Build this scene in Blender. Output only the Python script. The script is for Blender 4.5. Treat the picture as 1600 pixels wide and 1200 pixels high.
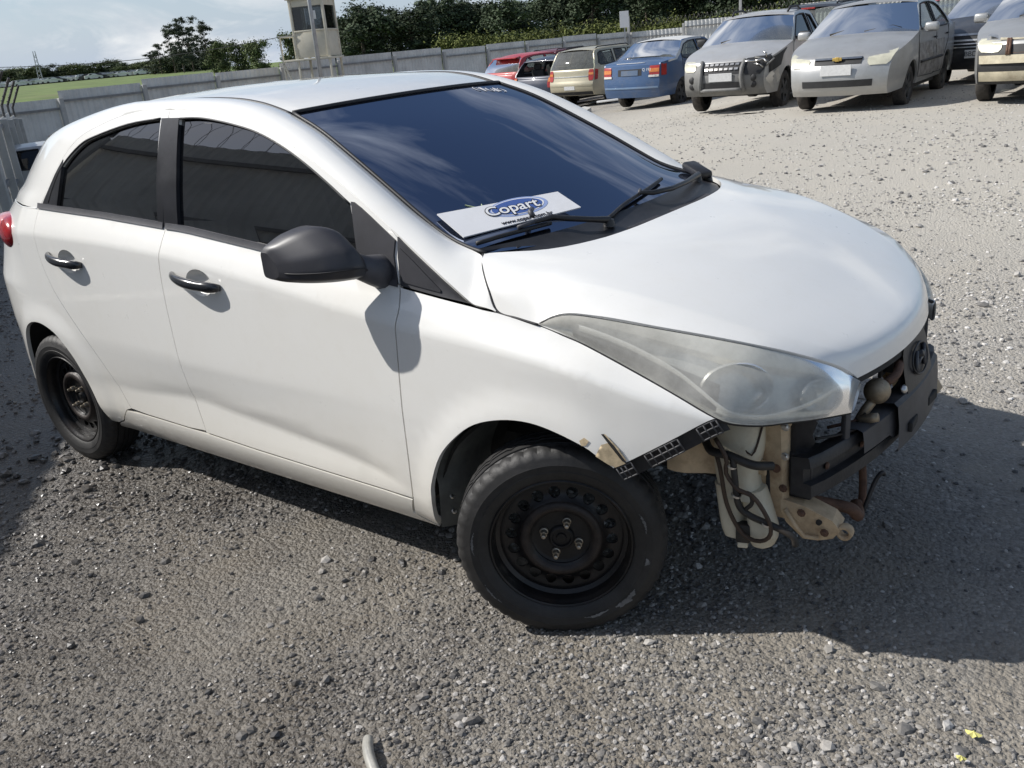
import bpy, bmesh, math, random
import numpy as np
from mathutils import Vector, Matrix
from mathutils.geometry import delaunay_2d_cdt

for o in list(bpy.data.objects):
    bpy.data.objects.remove(o, do_unlink=True)
scene = bpy.context.scene
COL = scene.collection
R = math.radians
PI = math.pi

# ---------------------------------------------------------------- camera
cam_d = bpy.data.cameras.new('camera')
cam = bpy.data.objects.new('camera', cam_d); COL.objects.link(cam)
cam_d.lens = 31.58; cam_d.sensor_width = 36; cam_d.clip_start = .05; cam_d.clip_end = 6000
def cam_axes(yaw, pitch, roll):
    f = Vector((-math.sin(yaw) * math.cos(pitch), math.cos(yaw) * math.cos(pitch), math.sin(pitch)))
    r = Vector((math.cos(yaw), math.sin(yaw), 0)); u = r.cross(f)
    return math.cos(roll) * r + math.sin(roll) * u, -math.sin(roll) * r + math.cos(roll) * u, f
_r, _u, _f = cam_axes(.671, -.363, -.094)
CAM = Vector((1.277, -2.505, 1.555))
cam.matrix_world = Matrix(((_r.x, _u.x, -_f.x, CAM.x), (_r.y, _u.y, -_f.y, CAM.y), (_r.z, _u.z, -_f.z, CAM.z), (0, 0, 0, 1)))
scene.camera = cam
scene.render.resolution_x = 1024; scene.render.resolution_y = 768

# ---------------------------------------------------------------- sun and sky
SUN = Vector((.94, .555, -1.0)).normalized()          # direction the light travels
sun_d = bpy.data.lights.new('sun', 'SUN'); sun_d.energy = 3.9; sun_d.angle = R(.55); sun_d.color = (1, .968, .92)
sun = bpy.data.objects.new('sun', sun_d); COL.objects.link(sun)
sun.rotation_euler = SUN.to_track_quat('-Z', 'Y').to_euler(); sun.location = (-20, -12, 22)

world = bpy.data.worlds.new('World'); scene.world = world; world.use_nodes = True
wn = world.node_tree.nodes; wl = world.node_tree.links; wn.clear()
def W(t, **kw):
    n = wn.new(t)
    for k, v in kw.items(): setattr(n, k, v)
    return n
def wmath(op, a, b=None):
    n = W('ShaderNodeMath', operation=op)
    for i, v in enumerate((a, b)):
        if v is None: continue
        if isinstance(v, (int, float)): n.inputs[i].default_value = v
        else: wl.new(v, n.inputs[i])
    return n.outputs[0]
sky = W('ShaderNodeTexSky', sky_type='NISHITA'); sky.sun_disc = False
sky.sun_elevation = math.asin(-SUN.z); sky.sun_rotation = math.atan2(-SUN.x, -SUN.y)
sky.air_density = 1.0; sky.dust_density = .8; sky.ozone_density = 1.0
tc = W('ShaderNodeTexCoord'); sep = W('ShaderNodeSeparateXYZ'); wl.new(tc.outputs['Generated'], sep.inputs[0])
den = wmath('ADD', wmath('MAXIMUM', sep.outputs['Z'], 0.0), .30)
cmb = W('ShaderNodeCombineXYZ')
wl.new(wmath('DIVIDE', sep.outputs['X'], den), cmb.inputs[0]); wl.new(wmath('DIVIDE', sep.outputs['Y'], den), cmb.inputs[1])
n1 = W('ShaderNodeTexNoise'); n1.inputs['Scale'].default_value = 2.1; n1.inputs['Detail'].default_value = 7; n1.inputs['Roughness'].default_value = .58; n1.inputs['Distortion'].default_value = .5
mp = W('ShaderNodeMapping'); mp.inputs['Location'].default_value = (3.3, 1.7, .4); wl.new(cmb.outputs[0], mp.inputs[0]); wl.new(mp.outputs[0], n1.inputs['Vector'])
cr = W('ShaderNodeValToRGB'); cr.color_ramp.elements[0].position = .50; cr.color_ramp.elements[1].position = .74
low = wmath('POWER', wmath('SUBTRACT', 1.0, wmath('MAXIMUM', sep.outputs['Z'], 0.0)), 7.0)      # pale air and more cloud towards the horizon, all round
wl.new(wmath('ADD', n1.outputs['Fac'], wmath('MULTIPLY', low, .06)), cr.inputs[0])
n2 = W('ShaderNodeTexNoise'); n2.inputs['Scale'].default_value = 4.5; n2.inputs['Detail'].default_value = 4; wl.new(mp.outputs[0], n2.inputs['Vector'])
cc = W('ShaderNodeValToRGB'); cc.color_ramp.elements[0].position = .35; cc.color_ramp.elements[1].position = .7
cc.color_ramp.elements[0].color = (6.2, 6.6, 7.2, 1); cc.color_ramp.elements[1].color = (10.5, 10.4, 10.2, 1)
wl.new(n2.outputs['Fac'], cc.inputs[0])
m0 = W('ShaderNodeMix', data_type='RGBA'); wl.new(wmath('MULTIPLY', low, .85), m0.inputs['Factor']); wl.new(sky.outputs[0], m0.inputs[6]); m0.inputs[7].default_value = (4.7, 5.8, 7.6, 1)
mx = W('ShaderNodeMix', data_type='RGBA'); wl.new(wmath('MULTIPLY', cr.outputs[0], .9), mx.inputs['Factor'])
wl.new(m0.outputs[2], mx.inputs[6]); wl.new(cc.outputs[0], mx.inputs[7])
bg = W('ShaderNodeBackground'); bg.inputs['Strength'].default_value = .076
wo = W('ShaderNodeOutputWorld'); wl.new(mx.outputs[2], bg.inputs['Color']); wl.new(bg.outputs[0], wo.inputs[0])

scene.view_settings.view_transform = 'Standard'; scene.view_settings.look = 'None'
scene.view_settings.exposure = .46; scene.view_settings.gamma = 1; scene.view_settings.use_curve_mapping = False
scene.render.engine = 'CYCLES'
# ---------------------------------------------------------------- helpers
random.seed(7); RNG = np.random.default_rng(7)
MATS = {}
def nodes_of(name):
    m = bpy.data.materials.new(name); m.use_nodes = True
    nt = m.node_tree; b = nt.nodes['Principled BSDF']
    return m, nt, b
def lk(nt, a, b): nt.links.new(a, b)
def noise(nt, scale, detail=4, rough=.6, vec=None, coord='Object'):
    n = nt.nodes.new('ShaderNodeTexNoise'); n.inputs['Scale'].default_value = scale
    n.inputs['Detail'].default_value = detail; n.inputs['Roughness'].default_value = rough
    if vec is None:
        t = nt.nodes.new('ShaderNodeTexCoord'); vec = t.outputs[coord]
    lk(nt, vec, n.inputs['Vector']); return n
def ramp(nt, fac, stops):
    r = nt.nodes.new('ShaderNodeValToRGB'); e = r.color_ramp.elements
    while len(e) < len(stops): e.new(.5)
    for k, (p, c) in enumerate(stops):
        e[k].position = p; e[k].color = (*c, 1) if len(c) == 3 else c
    lk(nt, fac, r.inputs[0]); return r.outputs[0]
def mixc(nt, fac, a, b):
    n = nt.nodes.new('ShaderNodeMix'); n.data_type = 'RGBA'
    for s, v in ((0, fac), (6, a), (7, b)):
        if isinstance(v, (int, float)): n.inputs[s].default_value = v
        elif isinstance(v, tuple): n.inputs[s].default_value = (*v, 1)
        else: lk(nt, v, n.inputs[s])
    return n.outputs[2]
def bump(nt, b, height, strength=.3, dist=.01):
    n = nt.nodes.new('ShaderNodeBump'); n.inputs['Strength'].default_value = strength; n.inputs['Distance'].default_value = dist
    lk(nt, height, n.inputs['Height']); lk(nt, n.outputs[0], b.inputs['Normal'])
def mat(name, col, rough=.5, metal=0., var=0., scale=6., spec=.5, coat=0., bmp=0., bscale=60., dirt=None, rvar=0., alpha=None):
    """plain procedural paint or plastic: base colour varied by noise, with optional dirt and grain"""
    if name in MATS: return MATS[name]
    m, nt, b = nodes_of(name)
    b.inputs['Roughness'].default_value = rough; b.inputs['Metallic'].default_value = metal
    b.inputs['Specular IOR Level'].default_value = spec; b.inputs['Coat Weight'].default_value = coat; b.inputs['Coat Roughness'].default_value = .06
    c = None
    n = noise(nt, scale, 6, .62)
    lo = tuple(max(0, v * (1 - var)) for v in col); hi = tuple(min(1, v * (1 + var)) for v in col)
    c = ramp(nt, n.outputs['Fac'], [(.3, lo), (.7, hi)])
    if dirt:
        dcol, damt, dscale = dirt
        d = noise(nt, dscale, 8, .7)
        f = ramp(nt, d.outputs['Fac'], [(.5, (0, 0, 0)), (.78, (damt,) * 3)])
        c = mixc(nt, f, c, dcol)
    lk(nt, c, b.inputs['Base Color'])
    if rvar:
        q = noise(nt, scale * 2.3, 5, .6)
        lk(nt, ramp(nt, q.outputs['Fac'], [(.3, (max(0, rough - rvar),) * 3), (.7, (min(1, rough + rvar),) * 3)]), b.inputs['Roughness'])
    if bmp:
        q = noise(nt, bscale, 5, .6); bump(nt, b, q.outputs['Fac'], bmp, .004)
    MATS[name] = m; return m
def emis(name, col, s):
    m, nt, b = nodes_of(name); b.inputs['Emission Color'].default_value = (*col, 1); b.inputs['Emission Strength'].default_value = s
    return m
def glass(name, tint, trans, rough=.01, haze=0., hazecol=(.6, .6, .6), spec_ior=1.5, gcol=(1, 1, 1)):
    """a pane: see-through by `trans`, dark tint below it, a clear reflection on top, optional milky haze"""
    if name in MATS: return MATS[name]
    m = bpy.data.materials.new(name); m.use_nodes = True; nt = m.node_tree; nt.nodes.clear()
    out = nt.nodes.new('ShaderNodeOutputMaterial')
    tr = nt.nodes.new('ShaderNodeBsdfTransparent'); tr.inputs[0].default_value = (*trans, 1)
    df = nt.nodes.new('ShaderNodeBsdfDiffuse'); df.inputs[0].default_value = (*tint, 1)
    base = nt.nodes.new('ShaderNodeAddShader'); lk(nt, tr.outputs[0], base.inputs[0]); lk(nt, df.outputs[0], base.inputs[1])
    src = base.outputs[0]
    if haze:
        hz = nt.nodes.new('ShaderNodeBsdfDiffuse'); hz.inputs[0].default_value = (*hazecol, 1)
        n = noise(nt, 9, 6, .65); f = ramp(nt, n.outputs['Fac'], [(.35, (haze * .72,) * 3), (.72, (min(1, haze * 1.25),) * 3)])
        mh = nt.nodes.new('ShaderNodeMixShader'); lk(nt, f, mh.inputs[0]); lk(nt, src, mh.inputs[1]); lk(nt, hz.outputs[0], mh.inputs[2]); src = mh.outputs[0]
    gl = nt.nodes.new('ShaderNodeBsdfGlossy'); gl.inputs['Roughness'].default_value = rough; gl.inputs['Color'].default_value = (*gcol, 1)
    fr = nt.nodes.new('ShaderNodeFresnel'); fr.inputs[0].default_value = spec_ior
    mx_ = nt.nodes.new('ShaderNodeMixShader'); lk(nt, fr.outputs[0], mx_.inputs[0]); lk(nt, src, mx_.inputs[1]); lk(nt, gl.outputs[0], mx_.inputs[2])
    lk(nt, mx_.outputs[0], out.inputs[0]); MATS[name] = m; return m

def link(o, parent=None):
    COL.objects.link(o)
    if parent is not None: o.parent = parent
    return o
def mesh_obj(name, v, f, m=None, parent=None, smooth=True, normals=None):
    me = bpy.data.meshes.new(name)
    me.from_pydata([tuple(map(float, p)) for p in v], [], [tuple(map(int, q)) for q in f])
    if smooth: me.polygons.foreach_set('use_smooth', [True] * len(me.polygons))
    me.update()
    if normals is not None:
        me.normals_split_custom_set_from_vertices([tuple(map(float, n)) for n in normals])
    if m is not None: me.materials.append(m)
    return link(bpy.data.objects.new(name, me), parent)
def empty(name, loc=(0, 0, 0), rz=0., label=None, cat=None, group=None, parent=None):
    o = bpy.data.objects.new(name, None); o.empty_display_size = .2
    o.location = loc; o.rotation_euler = (0, 0, rz); link(o, parent)
    tag(o, label, cat, group); return o
def tag(o, label=None, cat=None, group=None, kind=None):
    if label: o['label'] = label
    if cat: o['category'] = cat
    if group: o['group'] = group
    if kind: o['kind'] = kind
    return o
class MB:
    """collects shapes, then builds ONE mesh object"""
    def __init__(s): s.v = []; s.f = []
    def add(s, v, f):
        k = len(s.v); s.v += [tuple(p) for p in v]; s.f += [tuple(i + k for i in q) for q in f]; return s
    def box(s, c, d, rz=0., rx=0., ry=0., bev=0.):
        x, y, z = (q / 2 for q in d)
        if bev > 0:
            b = min(bev, x * .95, y * .95, z * .95); v = []; 
            bmv = bmesh.new(); bmesh.ops.create_cube(bmv, size=1)
            for q in bmv.verts: q.co = Vector((q.co.x * d[0], q.co.y * d[1], q.co.z * d[2]))
            bmesh.ops.bevel(bmv, geom=bmv.edges[:], offset=b, segments=2, affect='EDGES', profile=.5)
            bmv.verts.index_update(); v = [q.co.copy() for q in bmv.verts]; f = [[q.index for q in p.verts] for p in bmv.faces]; bmv.free()
        else:
            v = [Vector((i, j, k)) for i in (-x, x) for j in (-y, y) for k in (-z, z)]
            f = [(0, 1, 3, 2), (4, 6, 7, 5), (0, 4, 5, 1), (2, 3, 7, 6), (0, 2, 6, 4), (1, 5, 7, 3)]
        M = Matrix.Translation(c) @ Matrix.Rotation(rz, 4, 'Z') @ Matrix.Rotation(ry, 4, 'Y') @ Matrix.Rotation(rx, 4, 'X')
        return s.add([M @ q for q in v], f)
    def bar(s, a, b, w, h=None, up=(0, 0, 1)):
        a = Vector(a); b = Vector(b); h = h or w; d = (b - a).normalized(); u = Vector(up)
        if abs(d.dot(u)) > .98: u = Vector((1, 0, 0))
        r = d.cross(u).normalized(); u = r.cross(d)
        v = [p + r * (i * w / 2) + u * (j * h / 2) for p in (a, b) for i, j in ((-1, -1), (1, -1), (1, 1), (-1, 1))]
        return s.add(v, [(3, 2, 1, 0), (4, 5, 6, 7), (0, 1, 5, 4), (1, 2, 6, 5), (2, 3, 7, 6), (3, 0, 4, 7)])
    def tube(s, pts, r, n=8, cap=True):
        pts = [Vector(p) for p in pts]; k = len(pts); rs = r if isinstance(r, (list, tuple)) else [r] * k
        prev = None; rings = []; v = []; f = []
        for i, p in enumerate(pts):
            d = (pts[min(i + 1, k - 1)] - pts[max(i - 1, 0)]).normalized()
            if prev is None:
                a = Vector((0, 0, 1)) if abs(d.z) < .9 else Vector((1, 0, 0)); a = (a - d * a.dot(d)).normalized()
            else: a = (prev - d * prev.dot(d)).normalized()
            prev = a; b = d.cross(a)
            for j in range(n):
                t = 2 * PI * j / n; v.append(p + (a * math.cos(t) + b * math.sin(t)) * rs[i])
        for i in range(k - 1):
            for j in range(n):
                j2 = (j + 1) % n; f.append((i * n + j, i * n + j2, (i + 1) * n + j2, (i + 1) * n + j))
        if cap: f += [tuple(reversed(range(n))), tuple(range((k - 1) * n, k * n))]
        return s.add(v, f)
    def lathe(s, prof, n=32, M=None, close=False, wob=None):
        """profile of (radius, height) turned about local z"""
        v = []; f = []; k = len(prof)
        for j in range(n):
            t = 2 * PI * j / n
            for i, (r, h) in enumerate(prof):
                rr, hh = (r, h) if wob is None else wob(i, j, r, h)
                v.append(Vector((rr * math.cos(t), rr * math.sin(t), hh)))
        for j in range(n):
            j2 = (j + 1) % n
            for i in range(k if close else k - 1):
                i2 = (i + 1) % k; f.append((j * k + i, j2 * k + i, j2 * k + i2, j * k + i2))
        if M is not None: v = [M @ p for p in v]
        return s.add(v, f)
    def prism(s, poly, h, M=None):
        """polygon in local xy extruded 0..h along z"""
        n = len(poly); v = [Vector((x, y, 0)) for x, y in poly] + [Vector((x, y, h)) for x, y in poly]
        f = [tuple(reversed(range(n))), tuple(range(n, 2 * n))] + [(i, (i + 1) % n, (i + 1) % n + n, i + n) for i in range(n)]
        if M is not None: v = [M @ p for p in v]
        return s.add(v, f)
    def grid(s, P, close_u=False):
        """P: array rows x cols x 3"""
        nr, nc = len(P), len(P[0]); v = [tuple(P[i][j]) for i in range(nr) for j in range(nc)]; f = []
        for i in range(nr if close_u else nr - 1):
            i2 = (i + 1) % nr
            for j in range(nc - 1): f.append((i * nc + j, i2 * nc + j, i2 * nc + j + 1, i * nc + j + 1))
        return s.add(v, f)
    def build(s, name, m, parent=None, smooth=False, auto=None):
        o = mesh_obj(name, s.v, s.f, m, parent, smooth or auto is not None)
        if auto is not None: o.data.set_sharp_from_angle(angle=R(auto))
        return o
def crv(pts, n, closed=False):
    """Catmull-Rom through the points, resampled by arc length"""
    P = np.asarray(pts, float)
    E_ = np.vstack([2 * P[0] - P[1], P, 2 * P[-1] - P[-2]]); out = []
    for i in range(1, len(E_) - 2):
        p0, p1, p2, p3 = E_[i-1:i+3]
        for t in np.linspace(0, 1, 14, endpoint=False):
            out.append(.5 * (2*p1 + (p2 - p0)*t + (2*p0 - 5*p1 + 4*p2 - p3)*t*t + (3*p1 - p0 - 3*p2 + p3)*t**3))
    out.append(P[-1]); out = np.array(out)
    d = np.r_[0, np.cumsum(np.linalg.norm(np.diff(out, axis=0), axis=1))]
    u = np.linspace(0, d[-1], n)
    return np.stack([np.interp(u, d, out[:, k]) for k in range(P.shape[1])], 1)
def crvp(pts, m):
    """Catmull-Rom with m steps between given points (keeps the points)"""
    P = np.asarray(pts, float); E_ = np.vstack([2 * P[0] - P[1], P, 2 * P[-1] - P[-2]]); out = []
    for i in range(1, len(E_) - 2):
        p0, p1, p2, p3 = E_[i-1:i+3]
        for t in np.linspace(0, 1, m, endpoint=False):
            out.append(.5 * (2*p1 + (p2 - p0)*t + (2*p0 - 5*p1 + 4*p2 - p3)*t*t + (3*p1 - p0 - 3*p2 + p3)*t**3))
    out.append(P[-1]); return np.array(out)
def densify(poly, step, closed=True):
    out = []; n = len(poly)
    for i in range(n if closed else n - 1):
        a = np.array(poly[i], float); b = np.array(poly[(i + 1) % n], float); k = max(1, int(np.linalg.norm(b - a) / step))
        for t in range(k): out.append(a + (b - a) * t / k)
    if not closed: out.append(np.array(poly[-1], float))
    return np.array(out)
def inside(poly, pts):
    x, y = pts[:, 0], pts[:, 1]; r = np.zeros(len(pts), bool); n = len(poly)
    for i in range(n):
        x1, y1 = poly[i]; x2, y2 = poly[(i + 1) % n]
        if y1 == y2: continue
        r ^= ((y1 > y) != (y2 > y)) & (x < (x2 - x1) * (y - y1) / (y2 - y1) + x1)
    return r
def inset(poly, d):
    P = np.array(poly); A = .5 * np.sum(P[:, 0] * np.roll(P[:, 1], -1) - np.roll(P[:, 0], -1) * P[:, 1]); s = 1 if A > 0 else -1
    t = np.roll(P, -1, 0) - np.roll(P, 1, 0); L = np.linalg.norm(t, axis=1, keepdims=True); L[L == 0] = 1; t /= L
    return P + s * d * np.stack([-t[:, 1], t[:, 0]], 1)
def seg_dist(pts, loop):
    a = loop; b = np.roll(loop, -1, 0); d = np.full(len(pts), 9.)
    for i in range(len(a)):
        ab = b[i] - a[i]; l = ab @ ab
        t = np.clip(((pts - a[i]) @ ab) / (l if l else 1), 0, 1)
        d = np.minimum(d, np.linalg.norm(pts - a[i] - t[:, None] * ab, axis=1))
    return d
def fill2d(outer, holes=(), step=.03, extra=()):
    """triangulated flat region: outer loop, holes, interior grid and optional interior feature lines"""
    loops = [np.array(outer)] + [np.array(h) for h in holes]
    lo, hi = loops[0].min(0), loops[0].max(0)
    gx, gy = np.meshgrid(np.arange(lo[0] + step * .5, hi[0], step), np.arange(lo[1] + step * .5, hi[1], step))
    g = np.stack([gx.ravel(), gy.ravel()], 1)
    ok = inside(loops[0], g)
    for h in loops[1:]: ok &= ~inside(h, g)
    g = g[ok]
    for l in loops: g = g[seg_dist(g, l) > step * .45]
    ex = []
    for e in extra:
        e = np.array(e); k = inside(loops[0], e)
        for h in loops[1:]: k &= ~inside(h, e)
        e = e[k]
        for l in loops:
            if len(e): e = e[seg_dist(e, l) > step * .25]
        if len(e):
            ex.append(e); dd = np.min(np.linalg.norm(g[:, None] - e[None], axis=2), axis=1) if len(g) else np.array([]); g = g[dd > step * .4]
    pts = []; edges = []
    for l in loops:
        k = len(pts); n = len(l); pts += [tuple(p) for p in l]; edges += [(k + i, k + (i + 1) % n) for i in range(n)]
    for e in ex: pts += [tuple(p) for p in e]
    pts += [tuple(p) for p in g]
    r = delaunay_2d_cdt([Vector(p) for p in pts], edges, [], 0, 1e-6)
    V = np.array([tuple(p) for p in r[0]]); F = np.array([tuple(f) for f in r[2] if len(f) == 3])
    c = V[F].mean(1); ok = inside(loops[0], c)
    for h in loops[1:]: ok &= ~inside(h, c)
    F = F[ok]
    a = V[F]; ar = (a[:, 1, 0]-a[:, 0, 0])*(a[:, 2, 1]-a[:, 0, 1]) - (a[:, 1, 1]-a[:, 0, 1])*(a[:, 2, 0]-a[:, 0, 0])
    F[ar < 0] = F[ar < 0][:, ::-1]
    return V, F
def boundary(F):
    e = {}
    for t in F:
        for i in range(3): e[(t[i], t[(i + 1) % 3])] = 1
    return [(a, b) for (a, b) in e if (b, a) not in e]
def mirror_y(o, name=None, parent=None):
    """a mirrored twin of a part (mesh copied across the y = 0 plane)"""
    me = o.data.copy(); n = len(me.vertices); co = np.empty(n * 3); me.vertices.foreach_get('co', co); co = co.reshape(-1, 3)
    f = [list(p.vertices)[::-1] for p in me.polygons]; sm = [p.use_smooth for p in me.polygons]
    me2 = bpy.data.meshes.new(o.data.name); co[:, 1] *= -1
    me2.from_pydata([tuple(p) for p in co], [], f); me2.polygons.foreach_set('use_smooth', sm); me2.update()
    if me.has_custom_normals:
        nr = np.empty(len(o.data.loops) * 3); 
        vn = np.zeros((n, 3))
        for l, cn in zip(o.data.loops, o.data.corner_normals): vn[l.vertex_index] = cn.vector
        vn[:, 1] *= -1; me2.normals_split_custom_set_from_vertices([tuple(p) for p in vn])
    for m_ in o.data.materials: me2.materials.append(m_)
    bpy.data.meshes.remove(me)
    return link(bpy.data.objects.new(name or o.name.split('.')[0], me2), parent if parent is not None else o.parent)
# ================================================================ setting: the yard, gravel, field
def sstep(t): t = np.clip(t, 0, 1); return t * t * (3 - 2 * t)
def vnoise(x, y, s, seed=0):
    """value noise in 0..1"""
    x = np.asarray(x, float) * s; y = np.asarray(y, float) * s; ix = np.floor(x).astype(int); iy = np.floor(y).astype(int); fx = x - ix; fy = y - iy
    def h(a, b): 
        n = (a * 374761393 + b * 668265263 + seed * 1442695041) & 0x7fffffff; n = ((n ^ (n >> 13)) * 1274126177) & 0x7fffffff; return ((n ^ (n >> 16)) & 0xffff) / 65535.
    fx = fx * fx * (3 - 2 * fx); fy = fy * fy * (3 - 2 * fy)
    return (h(ix, iy) * (1 - fx) + h(ix + 1, iy) * fx) * (1 - fy) + (h(ix, iy + 1) * (1 - fx) + h(ix + 1, iy + 1) * fx) * fy
def terrain(x, y):
    x = np.asarray(x, float); y = np.asarray(y, float)
    left = -1.0 * sstep((-x - 7.5) / 14.) * sstep((y + 12) / 14)
    rise = np.interp(x, [-25, -18, -13, -9.3, -5.4, -3, 0, 6, 14], [-1.0, -.7, -.32, -.15, .09, .2, .22, .2, 0])      # the yard tilts up to the right
    w = sstep((y - 3) / 7.); z = left * (1 - w) + rise * w
    f = sstep((y - 24) / 18.); z = z * (1 - f) - 1.0 * f
    d = np.hypot(x - 1.2, y + 2.5)
    z = z + sstep((d - 70) / 150.) * 1.2 + sstep((-x - 35) / 65.) * 1.55
    near = (vnoise(x, y, .55, 3) - .5) * .022 + (vnoise(x, y, 1.7, 5) - .5) * .010
    return z + near * sstep((np.abs(y) - .9) / .5 + (np.abs(x + 1.2) - 2.0) / .5 * (np.abs(x + 1.2) > 2.0))

GM, nt, b = nodes_of('gravel_ground')
tcn = nt.nodes.new('ShaderNodeNewGeometry'); pos = tcn.outputs['Position']
def vor(scale, feat='F1', rnd=1.):
    v = nt.nodes.new('ShaderNodeTexVoronoi'); v.feature = feat; v.inputs['Scale'].default_value = scale; v.inputs['Randomness'].default_value = rnd; lk(nt, pos, v.inputs['Vector']); return v
def nz(scale, detail=5, rough=.6): return noise(nt, scale, detail, rough, pos)
def mth(op, a, b_=None, clamp=False):
    n = nt.nodes.new('ShaderNodeMath'); n.operation = op; n.use_clamp = clamp
    for i, v in enumerate((a, b_)):
        if v is None: continue
        if isinstance(v, (int, float)): n.inputs[i].default_value = v
        else: lk(nt, v, n.inputs[i])
    return n.outputs[0]
v1, v2, v3 = vor(62), vor(125), vor(30)
c1 = ramp(nt, v1.outputs['Color'], [(0, (.155, .145, .135)), (.35, (.235, .222, .205)), (.7, (.315, .300, .278)), (1, (.47, .455, .43))])
c2 = ramp(nt, v2.outputs['Color'], [(0, (.16, .15, .135)), (.5, (.27, .253, .228)), (1, (.41, .39, .355))])
patch = ramp(nt, nz(.9, 6, .65).outputs['Fac'], [(.38, (0, 0, 0)), (.60, (1, 1, 1))])
col = mixc(nt, patch, c1, c2)
dustf = ramp(nt, nz(2.3, 7, .7).outputs['Fac'], [(.46, (0, 0, 0)), (.68, (.75,) * 3)])
col = mixc(nt, dustf, col, (.345, .312, .262))
big = ramp(nt, nz(.13, 5, .6).outputs['Fac'], [(.35, (.84, .85, .87)), (.68, (1.16, 1.13, 1.06))])
mu = nt.nodes.new('ShaderNodeMix'); mu.data_type = 'RGBA'; mu.blend_type = 'MULTIPLY'; mu.inputs[0].default_value = 1.; lk(nt, col, mu.inputs[6]); lk(nt, big, mu.inputs[7]); col = mu.outputs[2]
# driven-in pale dust further out in the yard
ds = nt.nodes.new('ShaderNodeVectorMath'); ds.operation = 'DISTANCE'; lk(nt, pos, ds.inputs[0]); ds.inputs[1].default_value = (0, 12.5, 0)
pale = mth('MULTIPLY', ramp(nt, ds.outputs['Value'], [(0, (1, 1, 1)), (1, (0, 0, 0))]), .0)
mr = nt.nodes.new('ShaderNodeMapRange'); mr.inputs[1].default_value = 12.5; mr.inputs[2].default_value = 7.5; lk(nt, ds.outputs['Value'], mr.inputs[0])
col = mixc(nt, mth('MULTIPLY', mr.outputs[0], .62), col, (.56, .525, .455))
# damp ground round the white car, drying out towards the open yard
def damp_nodes(nt_, pos_):
    sp = nt_.nodes.new('ShaderNodeSeparateXYZ'); lk(nt_, pos_, sp.inputs[0])
    def M_(op, a, b_=None, clamp=False):
        n = nt_.nodes.new('ShaderNodeMath'); n.operation = op; n.use_clamp = clamp
        for i, v in enumerate((a, b_)):
            if v is None: continue
            if isinstance(v, (int, float)): n.inputs[i].default_value = v
            else: lk(nt_, v, n.inputs[i])
        return n.outputs[0]
    n1_ = noise(nt_, .75, 6, .65, pos_); n2_ = noise(nt_, 3.1, 5, .6, pos_)
    f = M_('ADD', M_('MULTIPLY', sp.outputs['X'], .50), M_('MULTIPLY', sp.outputs['Y'], .70))
    f = M_('ADD', f, M_('ADD', M_('MULTIPLY', M_('SUBTRACT', n1_.outputs['Fac'], .5), 3.2), M_('MULTIPLY', M_('SUBTRACT', n2_.outputs['Fac'], .5), 1.2)))
    mr_ = nt_.nodes.new('ShaderNodeMapRange'); mr_.inputs[1].default_value = 1.25; mr_.inputs[2].default_value = -1.9; lk(nt_, f, mr_.inputs[0]); return mr_.outputs[0]
wet = damp_nodes(nt, pos)
dk = nt.nodes.new('ShaderNodeMix'); dk.data_type = 'RGBA'; dk.blend_type = 'MULTIPLY'; lk(nt, wet, dk.inputs[0]); lk(nt, col, dk.inputs[6]); dk.inputs[7].default_value = (.33, .31, .295, 1); col = dk.outputs[2]
lk(nt, col, b.inputs['Base Color'])
rg = nt.nodes.new('ShaderNodeMapRange'); rg.inputs[3].default_value = .92; rg.inputs[4].default_value = .40; lk(nt, wet, rg.inputs[0]); lk(nt, rg.outputs[0], b.inputs['Roughness'])
hh = mth('ADD', mth('MULTIPLY', mth('SUBTRACT', 1., v1.outputs['Distance']), .8), mth('MULTIPLY', v2.outputs['Distance'], -.4))
hh = mth('ADD', hh, mth('MULTIPLY', nz(260, 3).outputs['Fac'], .35))
bump(nt, b, hh, .85, .012)
# one sheet: rings round the camera out to the horizon
rad = np.r_[0, np.geomspace(.5, 30, 90), np.geomspace(31.5, 4000, 44)]; na = 128; V = []; F = []
for r in rad:
    a = np.linspace(0, 2 * PI, na, endpoint=False); V.append(np.stack([1.2 + r * np.cos(a), -2.5 + r * np.sin(a)], 1))
V = np.concatenate(V); Vz = terrain(V[:, 0], V[:, 1])
for i in range(len(rad) - 1):
    for j in range(na): j2 = (j + 1) % na; F.append((i * na + j, (i + 1) * na + j, (i + 1) * na + j2, i * na + j2))
tag(mesh_obj('ground', np.column_stack([V, Vz]), F, GM, None, True), kind='structure')

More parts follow.
